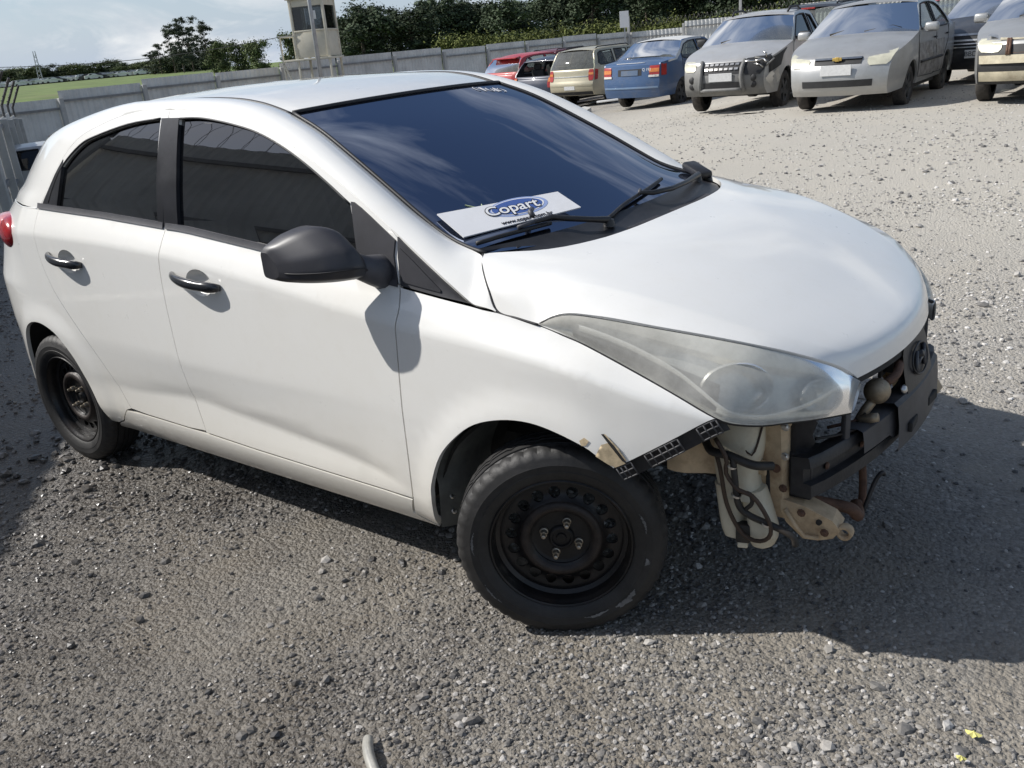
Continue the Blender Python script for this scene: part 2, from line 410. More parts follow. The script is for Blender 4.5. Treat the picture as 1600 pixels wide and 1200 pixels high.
# loose stones, each a small angular lump, in one object
def ico():
    t = (1 + 5 ** .5) / 2; v = np.array([(-1, t, 0), (1, t, 0), (-1, -t, 0), (1, -t, 0), (0, -1, t), (0, 1, t), (0, -1, -t), (0, 1, -t), (t, 0, -1), (t, 0, 1), (-t, 0, -1), (-t, 0, 1)], float); v /= np.linalg.norm(v[0])
    f = np.array([(0, 11, 5), (0, 5, 1), (0, 1, 7), (0, 7, 10), (0, 10, 11), (1, 5, 9), (5, 11, 4), (11, 10, 2), (10, 7, 6), (7, 1, 8), (3, 9, 4), (3, 4, 2), (3, 2, 6), (3, 6, 8), (3, 8, 9), (4, 9, 5), (2, 4, 11), (6, 2, 10), (8, 6, 7), (9, 8, 1)]); return v, f
def stones(name, n, rmin, rmax, smin, smax, mask, m_, skew=2.2, az=(40, 215), seed=1, tone0=0.):
    g = np.random.default_rng(seed); iv, jf = ico()
    r = np.exp(g.uniform(np.log(rmin), np.log(rmax), n * 3)); a = np.radians(g.uniform(*az, n * 3))
    x = 1.28 + r * np.cos(a); y = -2.5 + r * np.sin(a)
    keep = g.random(n * 3) < mask(x, y); x, y, r = x[keep][:n], y[keep][:n], r[keep][:n]; k = len(x)
    s = smin + (smax - smin) * g.random(k) ** skew; s *= np.clip(r / 3.0, .85, 1.35)
    var = [iv * (1 + g.uniform(-.28, .28, (12, 1))) for _ in range(24)]; var = np.array(var)[g.integers(0, 24, k)]
    sc = np.stack([g.uniform(.8, 1.35, k), g.uniform(.7, 1.1, k), g.uniform(.45, .8, k)], 1) * s[:, None]
    th = g.uniform(0, 2 * PI, k); P = var * sc[:, None, :]
    X = P[..., 0] * np.cos(th)[:, None] - P[..., 1] * np.sin(th)[:, None]; Y = P[..., 0] * np.sin(th)[:, None] + P[..., 1] * np.cos(th)[:, None]
    Z = P[..., 2] + (terrain(x, y) + s * g.uniform(-.05, .38, k))[:, None]
    V = np.stack([X + x[:, None], Y + y[:, None], Z], 2).reshape(-1, 3)
    F = (jf[None] + 12 * np.arange(k)[:, None, None]).reshape(-1, 3)
    me = bpy.data.meshes.new(name); me.vertices.add(len(V)); me.vertices.foreach_set('co', V.ravel()); me.loops.add(F.size); me.loops.foreach_set('vertex_index', F.ravel())
    me.polygons.add(len(F)); me.polygons.foreach_set('loop_start', np.arange(0, F.size, 3)); me.polygons.foreach_set('loop_total', np.full(len(F), 3))
    me.polygons.foreach_set('use_smooth', np.zeros(len(F), bool)); me.update(calc_edges=True)
    at = me.attributes.new('tone', 'FLOAT', 'POINT'); at.data.foreach_set('value', np.repeat(tone0 + (1 - tone0) * g.random(k), 12).astype(np.float32))
    me.materials.append(m_); o = link(bpy.data.objects.new(name, me)); return tag(o, kind='stuff')
SM, nt2, b2 = nodes_of('stone')
at_ = nt2.nodes.new('ShaderNodeAttribute'); at_.attribute_name = 'tone'
sc_ = ramp(nt2, at_.outputs['Fac'], [(0, (.085, .085, .088)), (.16, (.15, .145, .14)), (.45, (.26, .25, .235)), (.75, (.37, .352, .325)), (.92, (.50, .48, .45)), (1, (.68, .66, .63))])
gn = noise(nt2, 160, 4, .7); gs = ramp(nt2, gn.outputs['Fac'], [(.3, (.78,) * 3), (.7, (1.2,) * 3)])
mm = nt2.nodes.new('ShaderNodeMix'); mm.data_type = 'RGBA'; mm.blend_type = 'MULTIPLY'; mm.inputs[0].default_value = 1.; lk(nt2, sc_, mm.inputs[6]); lk(nt2, gs, mm.inputs[7]); 
pg = nt2.nodes.new('ShaderNodeNewGeometry'); wet2 = damp_nodes(nt2, pg.outputs['Position'])
d2 = nt2.nodes.new('ShaderNodeMix'); d2.data_type = 'RGBA'; d2.blend_type = 'MULTIPLY'; lk(nt2, wet2, d2.inputs[0]); lk(nt2, mm.outputs[2], d2.inputs[6]); d2.inputs[7].default_value = (.37, .35, .335, 1); lk(nt2, d2.outputs[2], b2.inputs['Base Color'])
r2 = nt2.nodes.new('ShaderNodeMapRange'); r2.inputs[3].default_value = .88; r2.inputs[4].default_value = .38; lk(nt2, wet2, r2.inputs[0]); lk(nt2, r2.outputs[0], b2.inputs['Roughness'])
fine = lambda x, y: np.clip((vnoise(x, y, 1.1, 11) * .65 + vnoise(x, y, 3.7, 12) * .35 - .28) * 2.6, .10, 1)
def clus(x, y):
    q = vnoise(x, y, 1.1, 21) * .6 + vnoise(x, y, 4.2, 22) * .4
    return np.clip((q - .52) * 5, .02, 1)
tag(stones('gravel', 98000, 1.0, 8.0, .0030, .0100, fine, SM, 1.8, seed=3), 'fine grey and beige gravel covering the yard', 'gravel')
tag(stones('pebbles', 9000, 1.2, 12.0, .008, .022, clus, SM, 2.4, seed=5), 'loose dark pebbles lying in clusters on the yard', 'pebbles')
tag(stones('far_gravel', 36000, 5.0, 20.0, .004, .011, fine, SM, 1.8, (60, 170), seed=8, tone0=.38), 'coarser gravel further out towards the parked cars', 'gravel')
# ---------------------------------------------------------------- body side surface of the white hatchback
def pchip(xs, ys, x):
    xs = np.asarray(xs, float); ys = np.asarray(ys, float); x = np.atleast_1d(np.asarray(x, float))
    h = np.diff(xs); d = np.diff(ys) / h
    m = np.zeros_like(xs)
    for i in range(1, len(xs) - 1):
        if d[i-1] * d[i] > 0:
            w1 = 2*h[i] + h[i-1]; w2 = h[i] + 2*h[i-1]
            m[i] = (w1 + w2) / (w1 / d[i-1] + w2 / d[i])
    m[0] = d[0]; m[-1] = d[-1]
    k = np.clip(np.searchsorted(xs, x) - 1, 0, len(h) - 1)
    t = (x - xs[k]) / h[k]; hk = h[k]
    lo = t < 0; hi = t > 1
    tt = np.clip(t, 0, 1)
    r = ((1 + 2*tt) * (1 - tt)**2 * ys[k] + tt * (1 - tt)**2 * hk * m[k]
         + tt**2 * (3 - 2*tt) * ys[k+1] + tt**2 * (tt - 1) * hk * m[k+1])
    r = np.where(lo, ys[0] + (x - xs[0]) * m[0], r)
    r = np.where(hi, ys[-1] + (x - xs[-1]) * m[-1], r)
    return r

PLAN_X = [-3.12, -3.04, -2.95, -2.85, -2.7, -2.5, -2.2, -1.8, -1.0, -.4, -.1, .1, .25, .35, .45, .55, .65, .72]
PLAN_Y = [.58, .70, .752, .785, .812, .826, .835, .838, .838, .837, .831, .815, .787, .76, .724, .665, .56, .42]
ZC_X = [-3.0, -2.45, -1.96, -1.55, -1.03, -.59, -.41, -.08, .136, .275, .375, .471]
ZC_Z = [1.0, 1.01, 1.004, .985, .93, .873, .852, .822, .785, .742, .712, .685]
ZB_X = [-3.0, -2.375, -1.52, -1.05, -.447, -.196, -.03, .136, .275, .375, .471]
ZB_Z = [1.115, 1.108, 1.066, 1.023, .953, .922, .885, .845, .793, .755, .715]
YB_X = [-3.0, -2.375, -1.52, -.447, -.2, 0, .15, .28, .375, .47]
YB_D = [.055, .050, .050, .052, .056, .064, .068, .058, .046, .032]
VAL_X = [-2.3, -1.9, -1.5, -.9, -.64, -.5, -.3]
VAL_D = [.0, .004, .010, .014, .010, .0, .0]
ZV_X = [-2.3, -1.9, -1.5, -1.28, -.9, -.64, -.5]
ZV_Z = [.40, .42, .448, .43, .40, .37, .34]

def S0(x, z):
    """half width of the body at length x and height z"""
    x = np.atleast_1d(np.asarray(x, float)); z = np.atleast_1d(np.asarray(z, float))
    pl = pchip(PLAN_X, PLAN_Y, x); k = pl / .838
    zc = pchip(ZC_X, ZC_Z, x); zb = pchip(ZB_X, ZB_Z, x)
    yb = pl - pchip(YB_X, YB_D, x)
    zv = pchip(ZV_X, ZV_Z, x); vd = np.clip(np.interp(x, VAL_X, VAL_D), 0, 1)
    out = np.empty_like(x)
    for i in range(len(x)):
        p = pl[i]
        low_z = [.15, .205, .245, .315, zv[i], .60, zc[i]]
        low_y = [p - .10, p - .058, p - .032, p - .014, p - .013 - vd[i], p, p - .003]
        t_z = max(1.47, zb[i] + .3)
        if .315 < z[i] <= .60:
            out[i] = np.interp(z[i], [.315, zv[i], zv[i] + .045, .60], [p - .014, p - .014 - vd[i] * .95, p - .010 - vd[i] * .30, p])
        elif z[i] <= zc[i]:
            out[i] = pchip(low_z, low_y, z[i])[0]
        elif z[i] <= zb[i]:
            t = (z[i] - zc[i]) / (zb[i] - zc[i]); a = p - .003; b = yb[i]
            out[i] = a + (b - a) * (.75 * t + .25 * t * t)
        else:
            t = (z[i] - zb[i]) / (t_z - zb[i])
            drop = (.158 + max(0, -2.2 - x[i]) * .02) * (.62 * t + .38 * t * t)
            out[i] = yb[i] - drop
    # the tail narrows above the bumper; wheel arches are slightly flared
    out -= np.clip((z - .78) / .2, 0, 1) * np.clip((-2.55 - x) / .4, 0, 1.2) * .062
    out -= np.clip((z - 1.0) / .12, 0, 1) * np.clip((-2.48 - x) / .37, 0, 1.2) * .045
    for cx, cz, r0 in ((-.01, .28, .36), (-2.53, .28, .345)):
        r = np.hypot(x - cx, z - cz); t = np.clip(1 - (r - r0) / .10, 0, 1); out += .010 * t * t * (3 - 2 * t) * (z > .2) * np.clip(1.2 - np.clip(x - .15, 0, 1) * 8, 0, 1)
    return out
def S(x, z):
    z = np.atleast_1d(np.asarray(z, float)); x = np.atleast_1d(np.asarray(x, float)) + 0 * z
    return .3 * S0(x, z - .009) + .4 * S0(x, z) + .3 * S0(x, z + .009)
# ================================================================ the white hatchback
car = empty('hatchback_car', (0, 0, 0), 0, 'white five-door hatchback without its front bumper, on black steel wheels', 'car')
def paint(name, col, dirtcol, amt, dust=.25):
    m, nt, b = nodes_of(name)
    n = noise(nt, 2.2, 8, .65); d = noise(nt, 17, 8, .72)
    geo = nt.nodes.new('ShaderNodeNewGeometry'); sp = nt.nodes.new('ShaderNodeSeparateXYZ'); lk(nt, geo.outputs['Position'], sp.inputs[0])
    low = nt.nodes.new('ShaderNodeMapRange'); low.inputs[1].default_value = .55; low.inputs[2].default_value = .22; lk(nt, sp.outputs['Z'], low.inputs[0])
    f1 = ramp(nt, n.outputs['Fac'], [(.42, (0, 0, 0)), (.75, (amt,) * 3)])
    f2 = ramp(nt, d.outputs['Fac'], [(.5, (0, 0, 0)), (.8, (amt * 1.2,) * 3)])
    ad = nt.nodes.new('ShaderNodeMath'); ad.operation = 'ADD'; lk(nt, f1, ad.inputs[0]); lk(nt, f2, ad.inputs[1])
    lm = nt.nodes.new('ShaderNodeMath'); lm.operation = 'MULTIPLY'; lk(nt, low.outputs[0], lm.inputs[0]); lm.inputs[1].default_value = dust
    a2 = nt.nodes.new('ShaderNodeMath'); a2.operation = 'ADD'; a2.use_clamp = True; lk(nt, ad.outputs[0], a2.inputs[0]); lk(nt, lm.outputs[0], a2.inputs[1])
    lk(nt, mixc(nt, a2.outputs[0], col, dirtcol), b.inputs['Base Color'])
    lk(nt, ramp(nt, d.outputs['Fac'], [(.3, (.26,) * 3), (.75, (.42,) * 3)]), b.inputs['Roughness'])
    b.inputs['Coat Weight'].default_value = 1.0; b.inputs['Coat Roughness'].default_value = .035
    return m
PAINT = paint('white_paint', (.83, .82, .785), (.56, .50, .38), .075, .42)
BLACKP = mat('black_plastic', (.018, .018, .02), .42, var=.3, scale=30, bmp=.15, bscale=400)
GREYP = mat('faded_black_plastic', (.052, .053, .062), .5, var=.3, scale=7, dirt=((.12, .11, .10), .25, 9), bmp=.2, bscale=500)
DARK = mat('dark_underbody', (.02, .019, .018), .8, var=.4, scale=12, bmp=.4, bscale=60)
PILB = mat('gloss_black_trim', (.016, .016, .019), .28, var=.3, scale=8, dirt=((.10, .10, .105), .35, 6))
SAILM = mat('sail_black', (.032, .032, .037), .45, var=.25, scale=8)
RUBBER = mat('window_rubber', (.016, .016, .018), .55, var=.3, scale=20)
TINT = glass('tinted_glass', (.004, .004, .0045), (.018, .018, .02), .012, spec_ior=2.0)
WSG = glass('windscreen_glass', (.003, .0035, .005), (.040, .045, .060), .008, spec_ior=1.34, gcol=(.25, .285, .37))
CHROME = mat('worn_metal', (.55, .54, .52), .3, 1., var=.2, scale=20)

NEAR_X = lambda zs: zs
def feat_lines():
    xs = np.arange(-2.98, .47, .03)
    L_ = [np.stack([xs, pchip(ZC_X, ZC_Z, xs) + d], 1) for d in (-.012, .012)] + [np.stack([xs, pchip(ZB_X, ZB_Z, xs)], 1)]
    xv = np.arange(-1.95, -.5, .03)
    return L_ + [np.stack([xv, pchip(ZV_X, ZV_Z, xv) + d], 1) for d in (-.013, .013)]
FEAT = feat_lines()
def side_pt(V, off=0.):
    x, z = V[:, 0], V[:, 1]; e = .006
    y = S(x, z)
    gx = (S(x + e, z) - S(x - e, z)) / (2 * e); gz = (S(x, z + e) - S(x, z - e)) / (2 * e)
    n = np.stack([-gx, -np.ones_like(gx), -gz], 1)      # outward normal of the right side (y = -S)
    n[:, 0] = -gx; n[:, 2] = -gz; n /= np.linalg.norm(n, axis=1, keepdims=True)
    P = np.stack([x, -y, z], 1)
    return P + n * off, n
def side_panel(name, poly, m, parent, holes=(), off=0., step=.032, gap=.0018, flange=.016, feats=True, both=True, dense=.02):
    """a panel of the right body side, bounded by a loop in (x, z); its twin on the left is made by mirroring"""
    loop = inset(densify(poly, dense), gap) if gap else densify(poly, dense)
    hl = [inset(densify(h, dense), -gap) for h in holes]
    V, F = fill2d(loop, hl, step, FEAT if feats else ())
    P, N = side_pt(V, off)
    F = np.array(F)                                       # (x,z) counter-clockwise gives a normal along -y: outward
    v = [tuple(p) for p in P]; nr = [tuple(n) for n in N]; f = [tuple(t) for t in F]
    if flange:
        b = boundary(F)
        for a, c in b:
            k = len(v); t = P[c] - P[a]; nn = N[a]; side = np.cross(t, nn); L = np.linalg.norm(side)
            if L == 0: continue
            side = side / L
            v += [tuple(P[a]), tuple(P[c]), tuple(P[c] - N[c] * flange), tuple(P[a] - N[a] * flange)]
            nr += [tuple(side)] * 4; f.append((k + 1, k, k + 3, k + 2))
    o = mesh_obj(name, v, f, m, parent, True, nr)
    if both: return o, mirror_y(o)
    return o

C_LINE = [(-2.367, 1.117), (-2.324, 1.166), (-2.269, 1.236), (-2.192, 1.316), (-2.115, 1.365), (-2.014, 1.396), (-1.867, 1.428), (-1.719, 1.443), (-1.567, 1.444), (-1.435, 1.436), (-1.303, 1.425), (-1.172, 1.405), (-1.09, 1.386), (-.97, 1.348), (-.852, 1.299), (-.744, 1.247), (-.648, 1.198), (-.562, 1.150), (-.457, 1.088), (-.323, 1.003), (-.202, .924)]
C_S = [tuple(p) for p in crvp(C_LINE, 4)]
def c_between(x0, x1): return [p for p in C_S if min(x0, x1) < p[0] < max(x0, x1)]
BELT = [(-2.389, 1.107), (-1.907, 1.089), (-1.52, 1.066), (-1.423, 1.062), (-1.047, 1.024), (-.447, .953), (-.201, .922)]
def belt_z(x): return float(np.interp(x, [p[0] for p in BELT], [p[1] for p in BELT]))
DOOR_R = [(-1.52, 1.059), (-1.524, .992), (-1.538, .925), (-1.546, .822), (-1.546, .692), (-1.538, .474), (-1.499, .329)]
DOOR_F = [(-.447, .953), (-.435, .902), (-.439, .861), (-.442, .816), (-.450, .682), (-.466, .432), (-.478, .304)]
ARCH_F = [(-.412, .215), (-.391, .314), (-.377, .382), (-.327, .482), (-.257, .556), (-.183, .608), (-.092, .637), (-.008, .643), (.069, .628), (.146, .599), (.184, .572), (.217, .548)]
HL_FEND = [(-.123, .910), (-.006, .886), (.064, .865), (.134, .842), (.268, .785), (.364, .741), (.455, .694)]
FEND_LOW = [(.455, .694), (.429, .682), (.359, .636), (.262, .574), (.217, .548)]
ARCH_R = [(-2.86, .285), (-2.838, .38), (-2.795, .48), (-2.73, .565), (-2.65, .613), (-2.558, .628), (-2.47, .615), (-2.396, .580), (-2.318, .497), (-2.27, .40), (-2.235, .32), (-2.202, .234)]
RDOOR_B = [(-2.382, 1.102), (-2.392, 1.0), (-2.388, .90), (-2.345, .79), (-2.265, .69), (-2.165, .58), (-2.075, .46), (-2.02, .375), (-1.99, .331)]
sm = lambda p, m=4: [tuple(q) for q in crvp(p, m)]

# --- front fender
side_panel('front_fender', sm(DOOR_F)[::-1] + [(-.201, .921), (-.165, .915)] + sm(HL_FEND) + sm(FEND_LOW)[1:] + sm(ARCH_F)[::-1][1:] + [(-.42, .205), (-.50, .236), (-.482, .29)], PAINT, car, gap=.0026)
# --- front and rear door skins with their window frames; glass openings are holes
DLO_F = [(-1.497, 1.411), (-1.42, 1.411), (-1.337, 1.405), (-1.209, 1.387), (-1.083, 1.362), (-.965, 1.324), (-.848, 1.274), (-.741, 1.219), (-.648, 1.166)]
DLO_R = [(-2.303, 1.128), (-2.272, 1.185), (-2.213, 1.263), (-2.105, 1.335), (-2.001, 1.365), (-1.801, 1.400), (-1.61, 1.414)]
fd_hole = sm(DLO_F) + [(-.613, 1.051), (-.600, 1.000), (-.60, .985)] + [(x, belt_z(x) + .014) for x in (-.8, -1.047, -1.25, -1.43)] + [(-1.448, 1.078), (-1.472, 1.25)]
fd_poly = [(-.478, .304), (-.596, .307), (-.885, .310), (-1.213, .314), (-1.499, .322)] + sm(DOOR_R)[::-1][1:] + [(-1.535, 1.2), (-1.567, 1.438)] + c_between(-1.56, -.46) + [(-.459, 1.082)] + sm(DOOR_F)[:-1]
def cup_loop(xc, zc): return [(xc + .068 * math.cos(2 * PI * k / 24), zc + .044 * math.sin(2 * PI * k / 24)) for k in range(24)]
fdr, fdl = side_panel('front_door', fd_poly, PAINT, car, [fd_hole, cup_loop(-1.322, .903)], gap=.0022)
rd_hole = sm(DLO_R) + [(-1.588, 1.25), (-1.566, 1.083)] + [(x, belt_z(x) + .014) for x in (-1.75, -1.907, -2.1, -2.28)]
rd_poly = sm(DOOR_R) + [(-1.6, .323), (-1.878, .326), (-1.99, .331)] + sm(RDOOR_B)[::-1][1:] + c_between(-2.367, -1.572) + [(-1.567, 1.438), (-1.535, 1.2)]
rdr, rdl = side_panel('rear_door', rd_poly, PAINT, car, [rd_hole, cup_loop(-2.165, .918)], gap=.0013)
# --- quarter panel, sill
q_poly = sm(RDOOR_B) + [(-2.03, .318), (-2.10, .255), (-2.15, .235)] + sm(ARCH_R)[::-1][0:] + [(-2.90, .23), (-2.97, .25), (-3.03, .36), (-3.06, .50), (-3.05, .66), (-3.0, .80), (-2.95, .90), (-2.90, 1.0), (-2.85, 1.1045), (-2.6, 1.1045)]
side_panel('quarter_panel', q_poly, PAINT, car, gap=.001)
sill_poly = [(-.482, .298), (-.596, .303), (-.885, .306), (-1.213, .310), (-1.499, .318), (-1.878, .320), (-2.03, .316), (-2.10, .252), (-2.15, .232), (-2.19, .20), (-1.9, .198), (-1.2, .198), (-.6, .198), (-.43, .195), (-.505, .24)]
side_panel('sill', sill_poly, PAINT, car, gap=.0015, flange=.03)
# --- black window surrounds: belt moulding, pillar covers, sail panel, rear corner cover
for dr_r, dr_l, xa, xb in ((fdr, fdl, -1.515, -.455), (rdr, rdl, -2.385, -1.53)):
    xs = np.linspace(xa, xb, 18)
    poly = [(x, belt_z(x) - .003) for x in xs] + [(x, belt_z(x) + .018) for x in xs[::-1]]
    a, b = side_panel('belt_moulding', poly, GREYP, dr_r, off=.006, gap=0, flange=.02, feats=False, both=True); b.parent = dr_l
pil = [(-1.562, 1.415), (-1.601, 1.415), (-1.585, 1.25), (-1.562, 1.07), (-1.527, 1.068), (-1.538, 1.2)]
a, b = side_panel('pillar_cover', pil, PILB, rdr, off=.003, gap=.001, feats=False, both=True); b.parent = rdl
pil = [(-1.568, 1.415), (-1.541, 1.2), (-1.526, 1.07), (-1.446, 1.068), (-1.470, 1.25), (-1.499, 1.414)]
a, b = side_panel('pillar_cover', pil, PILB, fdr, off=.003, gap=.001, feats=False, both=True); b.parent = fdl
pil = [(-2.355, 1.119), (-2.312, 1.17), (-2.262, 1.234), (-2.215, 1.285), (-2.222, 1.20), (-2.236, 1.118)]
a, b = side_panel('corner_cover', pil, PILB, rdr, off=.002, gap=0, feats=False, both=True); b.parent = rdl
sail = [(-.640, 1.172), (-.628, 1.172), (-.60, 1.158), (-.562, 1.136), (-.50, 1.098), (-.464, 1.076), (-.468, 1.035), (-.452, .962), (-.447, .957), (-.60, .974), (-.612, 1.05)]
a, b = side_panel('mirror_sail', sail, SAILM, fdr, off=.006, gap=.001, feats=False, both=True); b.parent = fdl
tri = [(-.459, 1.086), (-.40, 1.047), (-.323, .998), (-.225, .932), (-.208, .925), (-.30, .935), (-.441, .954), (-.456, 1.03)]
side_panel('pillar_triangle', tri, SAILM, car, off=.004, gap=.0015, feats=False)
tri = [(-.445, 1.055), (-.40, 1.027), (-.30, .955), (-.30, .948), (-.43, .966), (-.442, 1.0)]
side_panel('triangle_insert', tri, SAILM, car, off=.008, gap=0, flange=.004, feats=False)
# --- side glass
for (hole, dr_r, dr_l) in ((fd_hole, fdr, fdl), (rd_hole, rdr, rdl)):
    a, b = side_panel('window', list(inset(densify(hole, .02), -.012)), TINT, dr_r, off=-.010, gap=0, flange=0, feats=False, both=True, step=.05); b.parent = dr_l
def strip_seal(pts, parent):
    pts = densify(pts, .03, False); P, N = side_pt(pts, .001)
    return MB().tube(P, .0035, 6).build('window_seal', RUBBER, parent, True)
s_ = strip_seal(sm(DLO_F) , fdr); mirror_y(s_).parent = fdl
s_ = strip_seal(sm(DLO_R), rdr); mirror_y(s_).parent = rdl

# --- roof rail / windscreen pillar / rear pillar: lofted between the door line and the roof edge
WS_EDGE = [(-1.062, .544, 1.402), (-.917, .568, 1.348), (-.766, .593, 1.272), (-.594, .619, 1.178), (-.485, .633, 1.116), (-.394, .644, 1.068), (-.301, .655, 1.039), (-.24, .663, 1.030)]
wsx = [p[0] for p in WS_EDGE]
def ws_at(x): return tuple(float(np.interp(x, wsx, [p[k] for p in WS_EDGE])) for k in range(3))
TOPL = [(-2.85, float(S(-2.85, 1.1015)[0]), 1.1015), (-2.805, .622, 1.16), (-2.745, .603, 1.225), (-2.67, .585, 1.295), (-2.59, .568, 1.352), (-2.42, .558, 1.398), (-2.08, .552, 1.446), (-1.77, .55, 1.465), (-1.58, .55, 1.468), (-1.44, .549, 1.465), (-1.30, .547, 1.455), (-1.19, .545, 1.437), (-1.10, .543, 1.413)]
TOPL += [ws_at(x) for x in (-1.0, -.90, -.79, -.69, -.60, -.49, -.365)]
CB = C_LINE[:-1]
FOOT = [((-.262, .963), (-.270, .659, 1.0335)), ((-.222, .937), (-.236, .675, 1.026)), ((-.198, .924), (-.214, .705, 1.013)), ((-.178, .920), (-.190, .731, .993)), ((-.156, .9165), (-.162, .753, .962)), ((-.130, .911), (-.128, .767, .913))]
TOPL += [t for c, t in FOOT]; CB = [(-2.385, 1.1015)] + CB[1:] + [c for c, t in FOOT]
BOTL = [(x, float(S(x, z)[0]), z) for x, z in CB]
T_, B_ = crvp(TOPL, 5), crvp(BOTL, 5)
rows = []
for k in range(len(T_)):
    t, b = T_[k], B_[k]; d = t - b; L = np.linalg.norm(d); u = k / len(T_)
    tang = (B_[min(k + 1, len(B_) - 1)] - B_[max(k - 1, 0)]); nrm = np.cross(tang, d); nrm /= (np.linalg.norm(nrm) + 1e-9)
    if nrm[1] < 0: nrm = -nrm
    bul = min(.16 * L, .022)
    if k > len(T_) - 34: bul *= max(0., (len(T_) - 1 - k) / 33) ** 1.5
    gapv = d / max(L, 1e-6) * min(.0018, L * .2)
    row = []
    for s in np.linspace(0, 1, 13):
        e = 4 * s * (1 - s) * (1.0 + .25 * (1 - 2 * s))
        row.append(b + gapv + (d - 2 * gapv) * s + nrm * bul * e)
    for q in row:
        if q[0] < -2.2 and q[2] < 1.17:
            w_ = float(sstep((1.17 - q[2]) / .065)); q[1] = q[1] * (1 - w_) + (float(S(q[0], q[2])[0]) - .0006) * w_
    row = [row[0] - nrm * .014] + row + [row[-1] - nrm * .012]
    rows.append([(p[0], -p[1], p[2]) for p in row])
g = MB().grid(rows); o_ = g.build('roof_rail', PAINT, car, True, auto=50); mirror_y(o_)

m = MB().tube([(x, -(float(S(x, 1.103)[0]) - .0035), 1.103) for x in np.linspace(-2.845, -2.40, 24)], .0042, 6); mirror_y(m.build('pillar_joint', PAINT, car, True))
# --- roof
ROOF_E = [(-1.064, .541, 1.402), (-1.147, .542, 1.427), (-1.227, .543, 1.445), (-1.353, .545, 1.460), (-1.6, .548, 1.467), (-2.0, .548, 1.455), (-2.3, .548, 1.417), (-2.45, .553, 1.393), (-2.59, .563, 1.356)]
ROOF_C = [(-.988, 0, 1.420), (-1.08, 0, 1.445), (-1.18, 0, 1.462), (-1.33, 0, 1.480), (-1.6, 0, 1.489), (-2.0, 0, 1.483), (-2.35, 0, 1.458), (-2.58, 0, 1.428), (-2.80, 0, 1.392)]
e_, c_ = crvp(ROOF_E, 6), crvp(ROOF_C, 6); rows = []
for k in range(len(e_)):
    row = []
    for s in np.linspace(-1, 1, 33):
        a = abs(s); p = c_[k] + (e_[k] - c_[k]) * (a ** 2.2); row.append((p[0], s * (e_[k][1] - .004), p[2] - (.006 if a == 1 else 0)))
    row = [(row[0][0], row[0][1], row[0][2] - .012)] + row + [(row[-1][0], row[-1][1], row[-1][2] - .012)]
    rows.append(row)
rows = [[(p[0] + .004, p[1], p[2] - .012) for p in rows[0]]] + rows + [[(p[0] + .01, p[1], p[2] - .03) for p in rows[-1]]]
MB().grid(rows).build('roof', PAINT, car, True, auto=45)
# black ditch strips between roof and rail
for sgn in (-1, 1):
    MB().tube([(p[0], sgn * (p[1] + .0), p[2] - .004) for p in crvp(ROOF_E, 3)], .007, 6).build('roof_strip', RUBBER, car, True)

# --- windscreen with black border and header seal
wsE = crv(WS_EDGE[::-1], 30)                                  # bottom to top
wsC = crv([(-.075, 0, 1.012), (-.16, 0, 1.052), (-.40, 0, 1.171), (-.70, 0, 1.305), (-.988, 0, 1.416)], 30); rows = []
for k in range(30):
    row = []
    for s in np.linspace(-1, 1, 41):
        a = abs(s); p = wsC[k] + (wsE[k] - wsC[k]) * (.85 * a ** 2 + .15 * a ** 4); row.append((p[0], s * (wsE[k][1] - .003), p[2]))
    rows.append(row)
ws = MB().grid(rows).build('windscreen', WSG, car, True)
WSROWS = np.array(rows)
def on_ws(v, s, off=.0):
    """point on the windscreen: v 0 bottom .. 1 top, s -1 right .. 1 left"""
    i = np.clip(v, 0, 1) * 29; j = (np.clip(s, -1, 1) + 1) / 2 * 40; i0 = min(int(i), 28); j0 = min(int(j), 39); a = i - i0; b = j - j0
    q = WSROWS[i0:i0+2, j0:j0+2]; p = (q[0, 0]*(1-b) + q[0, 1]*b)*(1-a) + (q[1, 0]*(1-b) + q[1, 1]*b)*a
    n = np.cross(q[0, 1] - q[0, 0], q[1, 0] - q[0, 0]); n /= np.linalg.norm(n)
    if n[2] < 0: n = -n
    return Vector(p + n * off)
m = MB()
m.tube([on_ws(1, s, .004) + Vector((-.002, 0, 0)) for s in np.linspace(-1, 1, 40)], .0065, 6)
for s in (-1, 1): m.tube([on_ws(v, s * .997, .002) for v in np.linspace(0, 1, 40)], .006, 6)
m.build('windscreen_seal', RUBBER, ws, True)

# --- hood
HL_TOP = [(-.005, .763, .887), (.024, .759, .906), (.055, .755, .918), (.089, .749, .923), (.15, .736, .919), (.297, .688, .893), (.403, .636, .867), (.49, .578, .838), (.549, .519, .809), (.608, .450, .771), (.639, .396, .739), (.655, .368, .716), (.663, .348, .698)]
HEDGE = [(-.127, .768, .908), (-.066, .766, .898)] + HL_TOP
HCEN = [(-.018, 0, 1.022), (.13, 0, .997), (.28, 0, .953), (.42, 0, .898), (.53, 0, .846), (.61, 0, .806), (.655, 0, .782), (.683, 0, .765), (.701, 0, .744), (.709, 0, .698)]
NU = 60
def bypts(pts, us, n):
    P = np.array(pts); u = np.linspace(0, 1, n); return np.stack([pchip(us, P[:, k], u) for k in range(3)], 1)
d_ = np.r_[0, np.cumsum(np.linalg.norm(np.diff(np.array(HEDGE), axis=0), axis=1))]; he = bypts(HEDGE, d_ / d_[-1], NU)
hc = bypts(HCEN, [0, .17, .34, .52, .67, .79, .86, .90, .93, 1], NU)
REAR = [(-.018, 0, 1.022), (-.018, .18, 1.022), (-.03, .34, 1.022), (-.068, .47, 1.022), (-.12, .56, 1.024), (-.19, .625, 1.029), (-.243, .664, 1.030), (-.205, .715, 1.008), (-.165, .752, .966), (-.127, .768, .908)]
